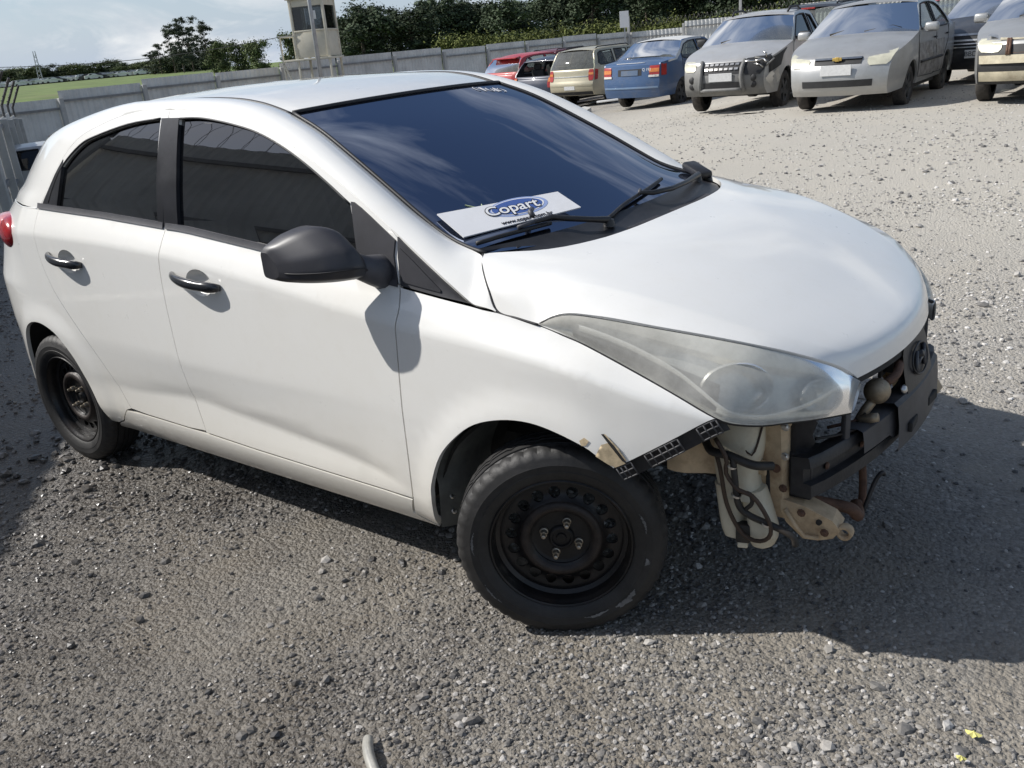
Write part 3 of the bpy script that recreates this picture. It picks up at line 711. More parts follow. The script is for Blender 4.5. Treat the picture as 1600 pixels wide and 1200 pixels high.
rs = [0, .16, .32, .46, .57, .67, .75, .85, .93, 1]
SV = np.r_[np.linspace(0, .8, 17), np.linspace(.82, 1, 12)]
RR = np.stack([pchip(rs, [p[k] for p in REAR], SV) for k in range(3)], 1)
def gz(s): return .24 * (s / .87) ** 2.4 if s < .87 else .24 + .76 * ((s - .87) / .13) ** 1.05
def hood_pt(k, j):
    s = SV[j]; c, e = hc[k], he[k]
    p = np.array([c[0] + (e[0] - c[0]) * s ** 2.1, e[1] * s, c[2] + (e[2] - c[2]) * gz(s)])
    u = k / (NU - 1); s0 = s
    p0 = np.array([hc[0][0] + (he[0][0] - hc[0][0]) * s ** 2.1, he[0][1] * s, hc[0][2] + (he[0][2] - hc[0][2]) * gz(s)])
    w = max(0, 1 - u / .33); w = w * w * (3 - 2 * w)
    p = p + (RR[j] - p0) * w
    # front lip: a soft fold that follows the nose
    return p
rows = []
for k in range(NU):
    half = [hood_pt(k, j) for j in range(len(SV))]
    row = [(p[0], -p[1], p[2]) for p in half[::-1]] + [(p[0], p[1], p[2]) for p in half[1:]]
    a, b = row[0], row[-1]
    row = [(a[0] - .003, a[1] + .006, a[2] - .014)] + row + [(b[0] - .003, b[1] - .006, b[2] - .014)]
    rows.append(row)
rows = [[(p[0], p[1], p[2] - .016) for p in rows[0]]] + rows + [[(p[0] - .018, p[1], p[2] - .002) for p in rows[-1]], [(p[0] - .05, p[1] * .97, p[2] + .02) for p in rows[-1]]]
hood = MB().grid(rows).build('hood', PAINT, car, True, auto=38)
for sgn in (-1, 1):
    MB().tube([(x + .001, sgn * y, z - .0015) for x, y, z in crv([(-.243, .664, 1.030), (-.214, .705, 1.012), (-.190, .731, .993), (-.162, .753, .962), (-.128, .7685, .911), (-.066, .7668, .8985), (-.006, .764, .888)], 40)], .0034, 6).build('hood_gap_line', RUBBER, hood, True)  # added dark tube along the shut line, standing in for the shaded gap
# inner hood liner keeps the engine bay dark
rows2 = [[(p[0], p[1] * .96, p[2] - .03) for p in r[2:-2]] for r in rows[3:-3]]
MB().grid(rows2).build('hood_liner', DARK, hood, True)

# --- cowl between hood and windscreen
rows = []
for t in np.linspace(0, 1, 6):
    row = []
    for s in np.linspace(-1, 1, 41):
        y = s * .655; a = abs(s)
        xr = float(np.interp(abs(y), [p[1] for p in REAR[:7]], [p[0] for p in REAR[:7]])) - .006
        p0 = Vector((xr, y, 1.008)); p1 = on_ws(.035 + .025 * (1 - a ** 2), s, .006)
        p = p0.lerp(p1, t); p.z -= .006 * math.sin(t * PI); row.append(tuple(p))
    rows.append(row)
cowl = MB().grid(rows).build('cowl', BLACKP, car, True)
g = MB()
for s in np.linspace(-.35, .55, 46):
    y = s * .6; xr = float(np.interp(abs(y), [p[1] for p in REAR[:7]], [p[0] for p in REAR[:7]]))
    if abs(s - .02) < .07: continue
    g.box((xr - .026, y, 1.0135), (.022, .004, .006), rz=-y * .6)
tag(g.build('cowl_grille', GREYP, cowl), kind='stuff')
for s, l in ((1, None),):
    m = MB().box((-.235, s * .625, 1.048), (.13, .06, .03), rz=s * -.55, ry=.25, bev=.012); m.build('cowl_corner', BLACKP, car, True, auto=40)

# --- headlights
def head_rows(off_in=0.):
    low = [(-.005, .763, .887)] + [(x, float(S(x, z)[0]), z) for x, z in HL_FEND[2:]] + [(.494, .689, .677), (.538, .645, .665), (.579, .598, .661), (.623, .528, .650), (.671, .414, .631)]
    up = crv([(x - .002, y + .003, z - .006) for x, y, z in HL_TOP[:-1]] + [(.676, .372, .700)], 44); lo = crv(low, 44); rows = []
    up[0] = lo[0]
    for k in range(44):
        a, b = up[k], lo[k]; d = b - a; L = np.linalg.norm(d); tg = up[min(k + 1, 43)] - up[max(k - 1, 0)]; n = np.cross(d, tg); n /= np.linalg.norm(n) + 1e-9
        if n[0] + n[1] < 0: n = -n
        rows.append([a + d * s + n * (.13 * L * 4 * s * (1 - s) * (1.15 - .3 * s) - off_in * min(1, L / .12) * (4 * s * (1 - s)) ** .6) for s in np.linspace(0, 1, 15)])
    return rows
LENS = glass('hazed_lens', (.012, .012, .011), (.80, .80, .77), .20, haze=.36, hazecol=(.95, .93, .86), spec_ior=1.22)
SILVER = mat('lamp_silver', (.86, .86, .84), .26, .7, var=.12, scale=8, dirt=((.40, .37, .30), .4, 5))
LAMPG = mat('lamp_grey', (.78, .78, .76), .36, .6, var=.2, scale=10)
SHELF = mat('lamp_shelf', (.84, .82, .76), .4, .3, var=.12, scale=9, dirt=((.42, .37, .27), .5, 6))
POCKET = mat('lamp_pocket_grey', (.10, .105, .12), .5, .2, var=.45, scale=26)
TRIM = mat('lamp_trim_white', (.92, .92, .91), .3, .2, var=.05)
def mk_headlight(sgn):
    hl = None
    f = lambda rows: [[(p[0], -sgn * p[1] * -1, p[2]) for p in r] for r in rows]
    f = lambda rows: [[(p[0], sgn * p[1], p[2]) for p in r] for r in rows]
    lens_r = head_rows()
    hl = MB().grid(f(head_rows(.055))).build('headlight', LAMPG, car, True, auto=60)
    MB().grid(f(lens_r)).build('lens', LENS, hl, True)
    A = np.array(lens_r)
    m = MB()
    for path in (A[:, 0], A[:, -1], A[-1, :]):
        m.tube([(p[0] - .007, sgn * (p[1] - .006), p[2] - .003) for p in path], .0055, 6)
    m.build('lamp_gasket', RUBBER, hl, True)
    # bright shelf along the top, dark pocket low at the back, main bowl, signal pocket, curved trim
    B0 = np.array(head_rows(.012)); B1 = np.array(head_rows(.045))
    rows = [[B0[k][0], B0[k][1], B0[k][3] * .6 + B1[k][3] * .4, B1[k][4]] for k in range(1, 43)]
    MB().grid(f(rows)).build('reflector_shelf', SHELF, hl, True, auto=40)
    rows = [[B1[k][8] * .4 + B0[k][8] * .6, B0[k][10], B0[k][12], B0[k][13]] for k in range(5, 25)]
    MB().grid(f(rows)).build('lamp_pocket', POCKET, hl, True, auto=40)
    def bowl(c, dirv, r, depth, name, mt, sx=1.):
        d = Vector(dirv).normalized(); q = d.to_track_quat('Z', 'Y').to_matrix().to_4x4(); M = Matrix.Translation(c) @ q @ Matrix.Diagonal((sx, 1, 1, 1))
        prof = [(.012, -depth * .9), (.012, -depth)] + [(r * math.sin(t), -depth * math.cos(t)) for t in np.linspace(.25, PI / 2, 9)] + [(r * 1.05, .003), (r * 1.10, -.004)]
        MB().lathe(prof, 30, M).build(name, mt, hl, True, auto=40)
    def at(k, j, w): p_ = B0[k][j] * (1 - w) + B1[k][j] * w; return (p_[0], sgn * p_[1], p_[2])
    bowl(at(26, 8, .5), (.62, sgn * .78, .10), .060, .045, 'reflector_bowl', SILVER, 1.35)
    bowl(at(37, 8, .6), (.88, sgn * .46, .05), .036, .035, 'signal_bowl', SILVER, 1.2)
    jj = crv([(6, 6), (12, 7), (18, 9.0), (22, 11), (26, 12.6), (31, 12.4), (35, 10.6), (38, 7.6), (40, 5.0)], 46)
    def bl2(G, a_, b_):
        i, j = int(a_), int(b_); fa, fb_ = a_ - i, b_ - j
        return (G[i][j] * (1 - fb_) + G[i][j+1] * fb_) * (1 - fa) + (G[i+1][j] * (1 - fb_) + G[i+1][j+1] * fb_) * fa
    pts = [bl2(B0, a_, b_) for a_, b_ in jj]
    m = MB(); rows = []
    for q in pts: rows.append([(q[0] + .002, sgn * (q[1] + .001), q[2] + .008), (q[0] + .004, sgn * (q[1] + .004), q[2]), (q[0] - .008, sgn * (q[1] - .006), q[2] - .012)])
    m.grid(rows).build('lamp_trim', TRIM, hl, True)
    rows = [[B0[k][12], B0[k][13], B1[k][13]] for k in range(22, 43)]
    MB().grid(f(rows)).build('lower_trim', SHELF, hl, True, auto=40)
    return hl
for sgn in (-1, 1): mk_headlight(sgn)

# --- tail: hatch, rear bumper, lamps
TAILZ = [(.25, -2.97, -3.04), (.36, -3.03, -3.12), (.50, -3.06, -3.15), (.66, -3.05, -3.14), (.80, -3.0, -3.10), (.90, -2.95, -3.06), (1.0, -2.90, -3.03), (1.105, -2.85, -2.99)]
rows = []
for z, xs_, xc in TAILZ:
    ye = float(S(xs_, z)[0]); rows.append([(xs_ + (xc - xs_) * (1 - abs(s) ** 3), s * ye, z) for s in np.linspace(-1, 1, 25)])
tail = MB().grid(rows[:5]).build('rear_bumper', PAINT, car, True)
hat = [[(p[0], p[1], p[2]) for p in r] for r in rows[4:]]
for z, xs_, xc, ye in ((1.16, -2.805, -2.95, .62), (1.225, -2.745, -2.91, .60), (1.295, -2.67, -2.86, .583), (1.352, -2.59, -2.81, .566)):
    hat.append([(xs_ + (xc - xs_) * (1 - abs(s) ** 3), s * ye, z) for s in np.linspace(-1, 1, 25)])
hatch = MB().grid(hat).build('tailgate', PAINT, car, True)
MB().grid([[(p[0] - .004, p[1] * .86, p[2]) for p in hat[i]] for i in (4, 5, 6, 7)]).build('rear_window', TINT, hatch, True)
RED = mat('red_lens', (.36, .012, .015), .18, var=.3, scale=14, coat=.6)
PINK = mat('pale_lens', (.55, .20, .20), .2, var=.2, scale=10, coat=.6)
for sgn in (-1, 1):
    def blob(c, d, n=14, rx=0, rz=0, cut=None):
        v = MB(); prof = [(max(.002, math.sin(t)), -math.cos(t)) for t in np.linspace(.02, PI - .02, n)]
        M = Matrix.Translation(c) @ Matrix.Rotation(rz, 4, 'Z') @ Matrix.Rotation(rx, 4, 'X') @ Matrix.Diagonal((*d, 1))
        return v.lathe([(r ** .8, h) for r, h in prof], 24, M)
    tl = blob((-2.770, sgn * .726, .985), (.165, .060, .075), rz=sgn * .42).build('taillight', RED, car, True)
    blob((-2.800, sgn * .722, 1.022), (.115, .056, .042), rz=sgn * .42).build('indicator_lens', PINK, tl, True)

# --- underbody, floor, arch liners
m = MB().box((-1.26, 0, .52), (1.55, 1.50, .52)); m.box((-1.2, 0, .24), (1.6, 1.3, .06)); m.box((-2.55, 0, .52), (.95, 1.02, .5)); m.box((-2.93, 0, .62), (.2, 1.2, .5))
m.box((-.1, 0, .58), (.95, .86, .40)); m.box((-.25, 0, .86), (.5, 1.1, .16))
m.build('floor_pan', DARK, car)
for sgn in (-1, 1):
    for cx, r0, zc_ in ((-.01, .352, .28), (-2.53, .335, .285)):
        pro = []
        for t in np.linspace(1.0 if cx > -1 else .02, PI + .1, 26):
            pro.append([(cx + (r0 + .02) * math.cos(t), sgn * y, zc_ + (r0 + .015) * math.sin(t)) for y in (min(.80, float(S(cx + (r0 + .02) * math.cos(t), max(.24, zc_ + (r0 + .015) * math.sin(t)))[0]) - .012), .72, .62, .5)])
        MB().grid(pro).build('arch_liner', DARK, car, True)
# grey splash shield with bolts behind the front wheel
SHIELD = mat('dusty_shield', (.10, .10, .088), .7, var=.35, scale=14)
for sgn in (-1, 1):
    rows = []
    for t in np.linspace(0, 1, 12):
        z = .225 + .40 * t; xo = -.385 + .012 * math.sin(t * 3) if t < .4 else -.385 + .30 * (t - .4) ** 1.6
        rows.append([(xo, sgn * .812, z), (xo + .035, sgn * .775, z), (xo + .05, sgn * .70, z), (xo + .055, sgn * .62, z)])
    sh = MB().grid(rows).build('splash_shield', SHIELD, car, True)
    for z in (.275, .325): MB().lathe([(.0, .006), (.007, .005), (.009, 0)], 10, Matrix.Translation((-.352, sgn * .785, z)) @ Matrix.Rotation(PI / 2 * .6, 4, 'Y')).build('shield_bolt', CHROME, sh)

# --- wheels
TYRE = mat('tyre_rubber', (.017, .0165, .0165), .6, var=.35, scale=12, dirt=((.06, .056, .052), .4, 7), bmp=.25, bscale=90)
STEEL = mat('black_steel', (.014, .0135, .014), .38, .25, var=.4, scale=18, dirt=((.05, .035, .026), .5, 12), bmp=.2, bscale=120)
RUSTY = mat('rusty_steel', (.026, .021, .019), .5, .3, var=.5, scale=26, dirt=((.085, .055, .042), .4, 18), bmp=.35, bscale=150)
NUT = mat('nut_steel', (.42, .37, .30), .4, .9, var=.4, scale=60)
HUB = mat('hub_black', (.012, .011, .011), .5, .2, var=.4, scale=40)
RO, RI = .289, .190
def tyre_mesh():
    w = .088; n = 144
    # (radius, axial): outer face bead -> sidewall -> shoulder -> tread with grooves -> inner side
    prof = [(.188, .060), (.196, .073), (.206, .080), (.222, .0862), (.2265, .0872), (.2275, .0862), (.246, .0882), (.2475, .0872), (.262, .0845), (.272, .079), (.2795, .0715), (.2838, .064)]
    tread = [(.2858, .0585), (.2868, .047), (.2868, .044), (.2805, .043), (.2805, .036), (.2880, .035), (.2885, .016), (.2885, .0145), (.2815, .0138), (.2815, .0065), (.2888, .0058)]
    full = prof + tread + [(r, -h) for r, h in tread[::-1]] + [(r, -h) for r, h in prof[::-1]]
    def wob(i, j, r, h):
        if .270 < r < .2875 and abs(h) > .045: return (r - (.0045 if j % 3 == 0 else 0), h)
        if r > .286 and j % 6 == 0 and .005 < abs(h) < .03: return (r - .0035, h)
        return r, h
    return MB().lathe(full, n, None, False, wob)
def rim_barrel():
    return MB().lathe([(.190, .060), (.197, .068), (.1965, .0735), (.193, .0765), (.189, .0745), (.1875, .068), (.184, .062), (.1815, .052), (.181, .035), (.170, .028), (.166, .0), (.168, -.05), (.178, -.065), (.190, -.072), (.196, -.075)], 72)
def rim_disc():
    n = 18; t = np.linspace(0, 2 * PI, 72, endpoint=False)
    outer = np.stack([.1735 * np.cos(t), .1735 * np.sin(t)], 1); inner = np.stack([.0815 * np.cos(t[::2]), .0815 * np.sin(t[::2])], 1)
    holes = [inner]
    for k in range(n):
        a = 2 * PI * (k + .5) / n; c = .1385 * np.array([math.cos(a), math.sin(a)]); tt = np.linspace(0, 2 * PI, 14, endpoint=False)
        holes.append(c + .0165 * np.stack([np.cos(tt), np.sin(tt)], 1))
    V, F = fill2d(outer, holes, .008)
    r = np.linalg.norm(V, axis=1)
    h = np.interp(r, [.078, .086, .094, .102, .110, .118, .128, .140, .152, .163, .174], [.030, .038, .0455, .047, .043, .034, .026, .0225, .024, .026, .022])
    P = np.column_stack([V, h]); m = MB(); m.add(P, F)
    for a, b in boundary(F):
        m.add([P[a], P[b], P[b] - (0, 0, .006), P[a] - (0, 0, .006)], [(1, 0, 3, 2)])
    return m
def ring_part(): return MB().lathe([(.0865, .0415), (.0915, .0468), (.097, .0488), (.1025, .0484), (.108, .0462), (.1125, .0425), (.115, .037)], 48)
def hub_part(): return MB().lathe([(.084, .031), (.078, .026), (.072, .0245), (.045, .0250), (.036, .026), (.034, .034), (.030, .037), (.027, .0365), (.0255, .030), (.014, .0305), (.012, .036), (.004, .0365), (.0001, .0365)], 40)
def nut_part(a):
    M = Matrix.Translation((.05 * math.cos(a), .05 * math.sin(a), 0))
    m = MB().lathe([(.0125, .024), (.0118, .031), (.0100, .032)], 12, M)
    m.lathe([(.0102, .030), (.0102, .044), (.0090, .046), (.0001, .0462)], 6, M); m.lathe([(.0062, .044), (.0058, .060), (.0030, .062), (.0001, .062)], 10, M)
    return m
tm, bm_, dm, rm, hm = tyre_mesh(), rim_barrel(), rim_disc(), ring_part(), hub_part()
wheel0 = None
SCUFF = mat('scuff_mark', (.15, .15, .15), .8, var=.4, scale=40)
def make_wheel(x, y, outward, steer, spin):
    w = bpy.data.objects.new('wheel', None); w.empty_display_size = .1; link(w, car)
    zax = Vector((0, outward, 0)); xax = Vector((1, 0, 0)); yax = zax.cross(xax)
    M = Matrix((xax, yax, zax)).transposed().to_4x4()
    w.matrix_local = Matrix.Translation((x, y, .279)) @ Matrix.Rotation(steer, 4, 'Z') @ M @ Matrix.Rotation(spin, 4, 'Z')
    return w
WH = []
for i, (x, sgn, st, sp) in enumerate(((0, -1, .56, .42), (-2.5, -1, 0, .1), (0, 1, .50, .9), (-2.5, 1, 0, 1.7))):
    w = make_wheel(x, sgn * .7375, sgn, st, sp)
    if i == 0:
        parts = [tm.build('tyre', TYRE, w, True, auto=32), bm_.build('rim', STEEL, w, True, auto=40), dm.build('wheel_disc', STEEL, w, True, auto=40), rm.build('raised_ring', RUSTY, w, True), hm.build('hub', HUB, w, True, auto=40)]
        parts += [nut_part(PI / 4 + k * PI / 2).build('wheel_nut', NUT, w, True, auto=30) for k in range(4)]
    else:
        for p in parts:
            c = p.copy(); link(c); c.parent = w; c.matrix_parent_inverse = Matrix.Identity(4)
    WH.append(w)
# kerb scuffs on the front right tyre wall
m = MB()
def scuff(a0, a1, r0, r1, jag):
    n = 16
    for k in range(n):
        t0 = a0 + (a1 - a0) * k / n; t1 = a0 + (a1 - a0) * (k + 1) / n; e = math.sin(PI * (k + .5) / n) ** .5
        ra = r0 + jag * RNG.random() * .5; rb = r0 + (r1 - r0) * e * (.6 + .4 * RNG.random())
        def pt(r, t): return (r * math.cos(t), r * math.sin(t), float(np.interp(r, [.206, .222, .2265, .246, .262, .272], [.0806, .0868, .0878, .0888, .0851, .0796])) + .0004)
        m.add([pt(ra, t0), pt(rb, t0), pt(rb, t1), pt(ra, t1)], [(0, 1, 2, 3)])
for a0, a1, r0, r1 in ((-.95, -.62, .232, .252), (-1.35, -1.02, .228, .238), (-.28, -.18, .228, .243), (.15, .42, .23, .238), (2.9, 3.2, .236, .244), (3.6, 3.9, .24, .247)):
    scuff(a0 - .42, a1 - .42, r0, r1, .006)
tag(m.build('scuff_marks', SCUFF, WH[0]), kind='stuff')

# --- door handles in their recesses
HANDLE = mat('handle_black', (.020, .021, .024), .22, .0, var=.2, scale=20, coat=.5)
RECESS = PAINT
def handle(x0, x1, zc, pr, pl_):
    out = []
    xc = (x0 + x1) / 2; L = (x1 - x0)
    pts = []; rr = []
    for t in np.linspace(0, 1, 15):
        x = x0 + L * t; z = zc + .012 - .020 * t
        y = float(S(x, z)[0]); lift_ = .004 + .034 * math.sin(PI * min(1, max(0, t))) ** .7
        pts.append((x, -(y + lift_), z)); rr.append(.006 + .0085 * math.sin(PI * (.12 + .78 * t)) + (.004 if t > .75 else 0) * math.sin(PI * (t - .75) / .25))
    m = MB().tube(pts, rr, 12)
    m.v = [(p[0], p[1], p[2] + (p[2] - zc) * .25) for p in m.v]
    o = m.build('door_handle', HANDLE, pr, True); o2 = mirror_y(o); o2.parent = pl_
    # recess cup behind the grip
    n = 24; P = []
    for r in np.linspace(1, 0, 7):
        row = []
        for k in range(n + 1):
            a = 2 * PI * k / n; x = xc + .012 + .0695 * r * math.cos(a); z = zc - .004 + .0455 * r * math.sin(a)
            dep = .022 * (1 - r ** 3); row.append((x, -(float(S(x, z)[0]) - dep - .0004), z))
        P.append(row)
    m = MB().grid(P); o = m.build('handle_recess', CUPPAINT, pr, True); o2 = mirror_y(o); o2.parent = pl_
CUPPAINT = PAINT  # handle cups take the same white paint as the doors
handle(-1.463, -1.205, .907, fdr, fdl)
handle(-2.299, -2.055, .922, rdr, rdl)

# --- mirrors
MIRG = mat('mirror_glass', (.85, .87, .88), .02, 1.)
MIRP = mat('mirror_black', (.034, .034, .040), .42, var=.25, scale=6, dirt=((.10, .095, .09), .3, 8))
def facet(P, r=.22):
    out = []; n = len(P)
    for i in range(n):
        a, b_, c_ = (np.array(P[k % n]) for k in (i - 1, i, i + 1))
        for t in (0, .33, .67, 1): p0 = b_ + (a - b_) * r; p1 = b_ + (c_ - b_) * r; out.append(tuple((1 - t) ** 2 * p0 + 2 * t * (1 - t) * b_ + t * t * p1))
    return out + [out[0]]
MSEC = facet([(1.0, -.42), (.80, .22), (.05, .98), (-.62, 1.0), (-.62, -.92), (.40, -1.0), (.86, -.80)])
def side_mirror(sgn):
    sec = [(.838, -.535, .035, 1.020, .036), (.852, -.548, .055, 1.034, .056), (.875, -.578, .090, 1.056, .084), (.905, -.610, .112, 1.062, .0905), (.940, -.645, .112, 1.058, .082), (.970, -.680, .092, 1.051, .068), (.990, -.708, .064, 1.046, .055), (.998, -.726, .040, 1.043, .043)]
    A = np.array(sec); A[:, 4] *= .84; u_ = np.linspace(0, 1, len(sec)); uu = np.linspace(0, 1, 28); Q = np.stack([pchip(u_, A[:, k], uu) for k in range(5)], 1)
    rows = []
    for y, cx, dx, cz, hz in Q:
        row = []
        for u, v in MSEC: row.append((cx + u * dx, sgn * y, cz + v * hz))
        rows.append(row)
    m = MB().grid(rows); k_ = len(MSEC); m.f.append(tuple(range(27 * k_, 28 * k_ - 1))); m.f.append(tuple(range(k_ - 2, -1, -1)))
    mir = m.build('side_mirror', MIRP, car, True, auto=40)
    MB().tube([(-.520, sgn * .770, .985), (-.515, sgn * .810, 1.000), (-.525, sgn * .842, 1.014), (-.545, sgn * .866, 1.032)], [.050, .044, .036, .034], 16).build('mirror_arm', GREYP, mir, True)
    pts = [(cx - .625 * dx, sgn * y, cz + .84 * hz) for y, cx, dx, cz, hz in Q[5:26]] + [(cx - .625 * dx, sgn * y, cz - .78 * hz) for y, cx, dx, cz, hz in Q[5:26][::-1]]
    mesh_obj('mirror_glass', pts, [tuple(range(len(pts)))], MIRG, mir, False)
    pts = [(cx + dx * .985, sgn * y, cz - hz * .47) for y, cx, dx, cz, hz in Q[4:26]]
    MB().tube(pts, .0022, 5).build('mirror_seam', RUBBER, mir, True)
side_mirror(-1)      # the left one is gone

# --- wipers
def wiper(pivot, path, blade, name='wiper'):
    w = MB().tube(path, [.011] + [.0085] * (len(path) - 2) + [.006], 8); w.lathe([(.0, .022), (.014, .020), (.019, .0)], 14, Matrix.Translation(pivot))
    o = w.build(name, BLACKP, car, True, auto=50)
    MB().tube(blade, .0065, 6).build('wiper_blade', RUBBER, o, True)
    mid = [Vector(blade[len(blade) // 2]) + Vector((0, 0, .012)), Vector(path[-1])]
    MB().tube(mid, .006, 6).build('wiper_clip', GREYP, o, True)
# right-hand wiper lies along the screen foot, left-hand one nearer its corner
bl = [on_ws(*q, .012) for q in crv([(.060, -.975), (.078, -.86), (.086, -.71), (.088, -.60)], 12)]
wiper((-.098, -.245, 1.024), [(-.098, -.245, 1.043), on_ws(.022, -.46, .034), on_ws(.055, -.56, .036), on_ws(.088, -.60, .032), on_ws(.095, -.68, .024)], bl)
bl = [on_ws(*q, .012) for q in crv([(.035, -.34), (.08, -.10), (.105, .20), (.118, .44)], 12)]
wiper((-.175, .50, 1.030), [(-.170, .50, 1.052), on_ws(.028, .45, .038), on_ws(.036, .24, .040), on_ws(.060, .10, .032), on_ws(.092, .05, .022)], bl)

# --- dashboard, seats and wheel behind the dark glass
INT = mat('cabin_grey', (.030, .030, .032), .75, var=.3, scale=12)
m = MB().box((-.52, 0, .93), (.55, 1.26, .16), bev=.05); m.build('dashboard', INT, car, True, auto=40)
for sgn in (-1, 1):
    m = MB().box((-1.38, sgn * .34, .62), (.5, .48, .2), bev=.06); m.box((-1.66, sgn * .34, .92), (.16, .46, .62), ry=-.2, bev=.06); m.box((-1.74, sgn * .34, 1.28), (.09, .26, .17), ry=-.15, bev=.04)
    m.build('seat', INT, car, True, auto=45)
sw = MB(); Mw = Matrix.Translation((-.92, .34, .99)) @ Matrix.Rotation(R(-62), 4, 'Y')
sw.lathe([(.18 + .014 * math.cos(t), .014 * math.sin(t)) for t in np.linspace(0, 2 * PI, 9)], 30, Mw); sw.box((-.93, .34, .985), (.05, .34, .05)); sw.build('steering_wheel', INT, car, True)
# ---------------------------------------------------------------- what the missing bumper lays bare
BEIGE = mat('dusty_beige_metal', (.52, .395, .25), .75, var=.28, scale=14, dirt=((.20, .11, .055), 1., 9), bmp=.3, bscale=60)
BOTTLE = mat('washer_bottle_plastic', (.60, .555, .43), .48, var=.1, scale=8, dirt=((.34, .23, .12), .8, 8))
BEAM = mat('beam_black', (.020, .020, .022), .48, .1, var=.4, scale=14, dirt=((.07, .065, .06), .5, 10), bmp=.2, bscale=100)
BRACK = mat('dusty_black_plastic', (.050, .050, .054), .55, var=.3, scale=10, dirt=((.13, .12, .11), .5, 6))
RUST = mat('rust_brown', (.115, .062, .040), .7, .2, var=.4, scale=30, dirt=((.05, .035, .03), .6, 20), bmp=.3, bscale=120)
BRASS = mat('dull_cast_metal', (.34, .28, .20), .5, .6, var=.3, scale=25, dirt=((.16, .09, .05), .7, 18))
HOSE = mat('hose_black', (.022, .020, .018), .6, var=.4, scale=20, dirt=((.10, .07, .045), .5, 14))
HOSEB = mat('hose_brown', (.055, .034, .022), .65, var=.4, scale=20)

# fender bracket: black strip with a lattice of small windows
fb = None
def brk(u, w, off):
    """u along the fender's lower front edge 0..1, w metres below it"""
    x, z = [float(v) for v in crv(FEND_LOW[::-1], 50)[int(round(u * 49))]]
    x2, z2 = x + w * .52, z - w * .85
    return (x2, -(float(S(x, z)[0]) - .006 + off - w * .12), z2)
for sgn in (-1, 1):
    rows = [[brk(u, w, -.014) for w in (-.012, .0, .012, .040)] for u in np.linspace(.02, 1, 24)]
    fb = MB().grid([[(p[0], -sgn * p[1], p[2]) for p in r] for r in rows]).build('fender_bracket', BEAM, car, True)
    g = MB()
    for w in (.002, .018, .036):
        for a, b in ((.02, .16), (.30, .64), (.82, .98)):
            g.tube([(lambda p: (p[0], -sgn * p[1], p[2]))(brk(u, w, .004)) for u in np.linspace(a, b, 8)], .0022, 6)
    for u in (.02, .065, .11, .16, .30, .37, .44, .51, .58, .64, .82, .88, .93, .98):
        pa, pb = brk(u, .002, .004), brk(u, .036, .004)
        g.tube([(pa[0], -sgn * pa[1], pa[2]), (pb[0], -sgn * pb[1], pb[2])], .0022, 6)
    tag(g.build('bracket_lattice', BRACK, fb, True), kind='stuff')

# bumper beam: hat-section bar bowed towards the front, with crash boxes
def beam_x(y): return .705 - .30 * y * y
sec = [(-.045, .105), (-.004, .110), (0, .106), (.004, .082), (-.014, .078), (-.014, .040), (.006, .036), (.008, .004), (.002, 0), (-.045, .004)]
rows = []
for y in np.linspace(-.54, .54, 25):
    rows.append([(beam_x(y) + dx - (.0 if abs(y) < .5 else .004), y, .438 + dz) for dx, dz in sec])
beam = MB().grid(rows)
k = len(sec); beam.f.append(tuple(range(k))); beam.f.append(tuple(range(24 * k + k - 1, 24 * k - 1, -1)))
beam.build('bumper_beam', BEAM, car, True, auto=35)
for sgn in (-1, 1):
    MB().box((.565, sgn * .475, .482), (.095, .085, .125), bev=.006).build('crash_box', BEAM, car, True, auto=40)
    MB().box((.512, sgn * .485, .490), (.012, .12, .18), bev=.003).build('crash_plate', BEAM, car, True, auto=40)
# plastic cover hung over the middle of the beam
rows = []
for y in np.linspace(-.36, .36, 22):
    x = beam_x(y) + .020; e = .030 if abs(y) > .22 else .052
    rows.append([(x - .055, y, .560), (x - .012, y, .563), (x, y, .557), (x + .004, y, .53), (x + .006, y, .53 - e)])
cov = MB().grid(rows).build('beam_cover', BRACK, car, True, auto=35)
rows = []
for y in np.linspace(-.20, .24, 18):
    x = beam_x(y) + .034
    rows.append([(x - .045, y, .578), (x - .010, y, .582), (x, y, .572), (x + .006, y, .52), (x + .008, y, .448), (x - .004, y, .440)])
lip = MB().grid(rows).build('lower_grille_carrier', BRACK, car, True, auto=35)
MB().box((beam_x(-.1) + .042, -.10, .492), (.012, .075, .028), rz=.06, bev=.004).build('carrier_slot', DARK, lip)
MB().box((beam_x(.1) + .042, .10, .492), (.012, .075, .028), rz=-.06, bev=.004).build('carrier_slot', DARK, lip)
EMBG = mat('emblem_grey', (.075, .075, .08), .4, .3, var=.2, scale=20)
# emblem carrier in the middle, with its slanted letter in an oval
rows = []
for z, hw in ((.572, .120), (.60, .128), (.64, .126), (.68, .114), (.706, .095), (.718, .075)):
    rows.append([(0.730 - .35 * y * y - (z - .6) * .22, y + .01, z) for y in np.linspace(-hw, hw, 13)])
emb = MB().grid(rows); emb.grid([[(p[0] - .018, p[1], p[2]) for p in r][::-1] for r in rows])
emb = emb.build('emblem_carrier', BEAM, car, True, auto=40)
def ep(y, z, d=.006): return (0.730 - .35 * y * y - (z - .6) * .22 + d, y + .01, z)
MB().tube([ep(.072 * math.cos(t), .642 + .040 * math.sin(t)) for t in np.linspace(0, 2 * PI, 37)], .003, 6).build('emblem_ring', BEAM, emb, True)
hbar = []
m = MB()
m.tube([ep(-.050, .615), ep(-.040, .640), ep(-.026, .668)], .006, 6); m.tube([ep(.026, .615), ep(.040, .642), ep(.050, .668)], .006, 6); m.tube([ep(-.040, .632), ep(-.01, .642), ep(.01, .643), ep(.040, .652)], .006, 6)
m.build('emblem_letter', EMBG, emb, True)
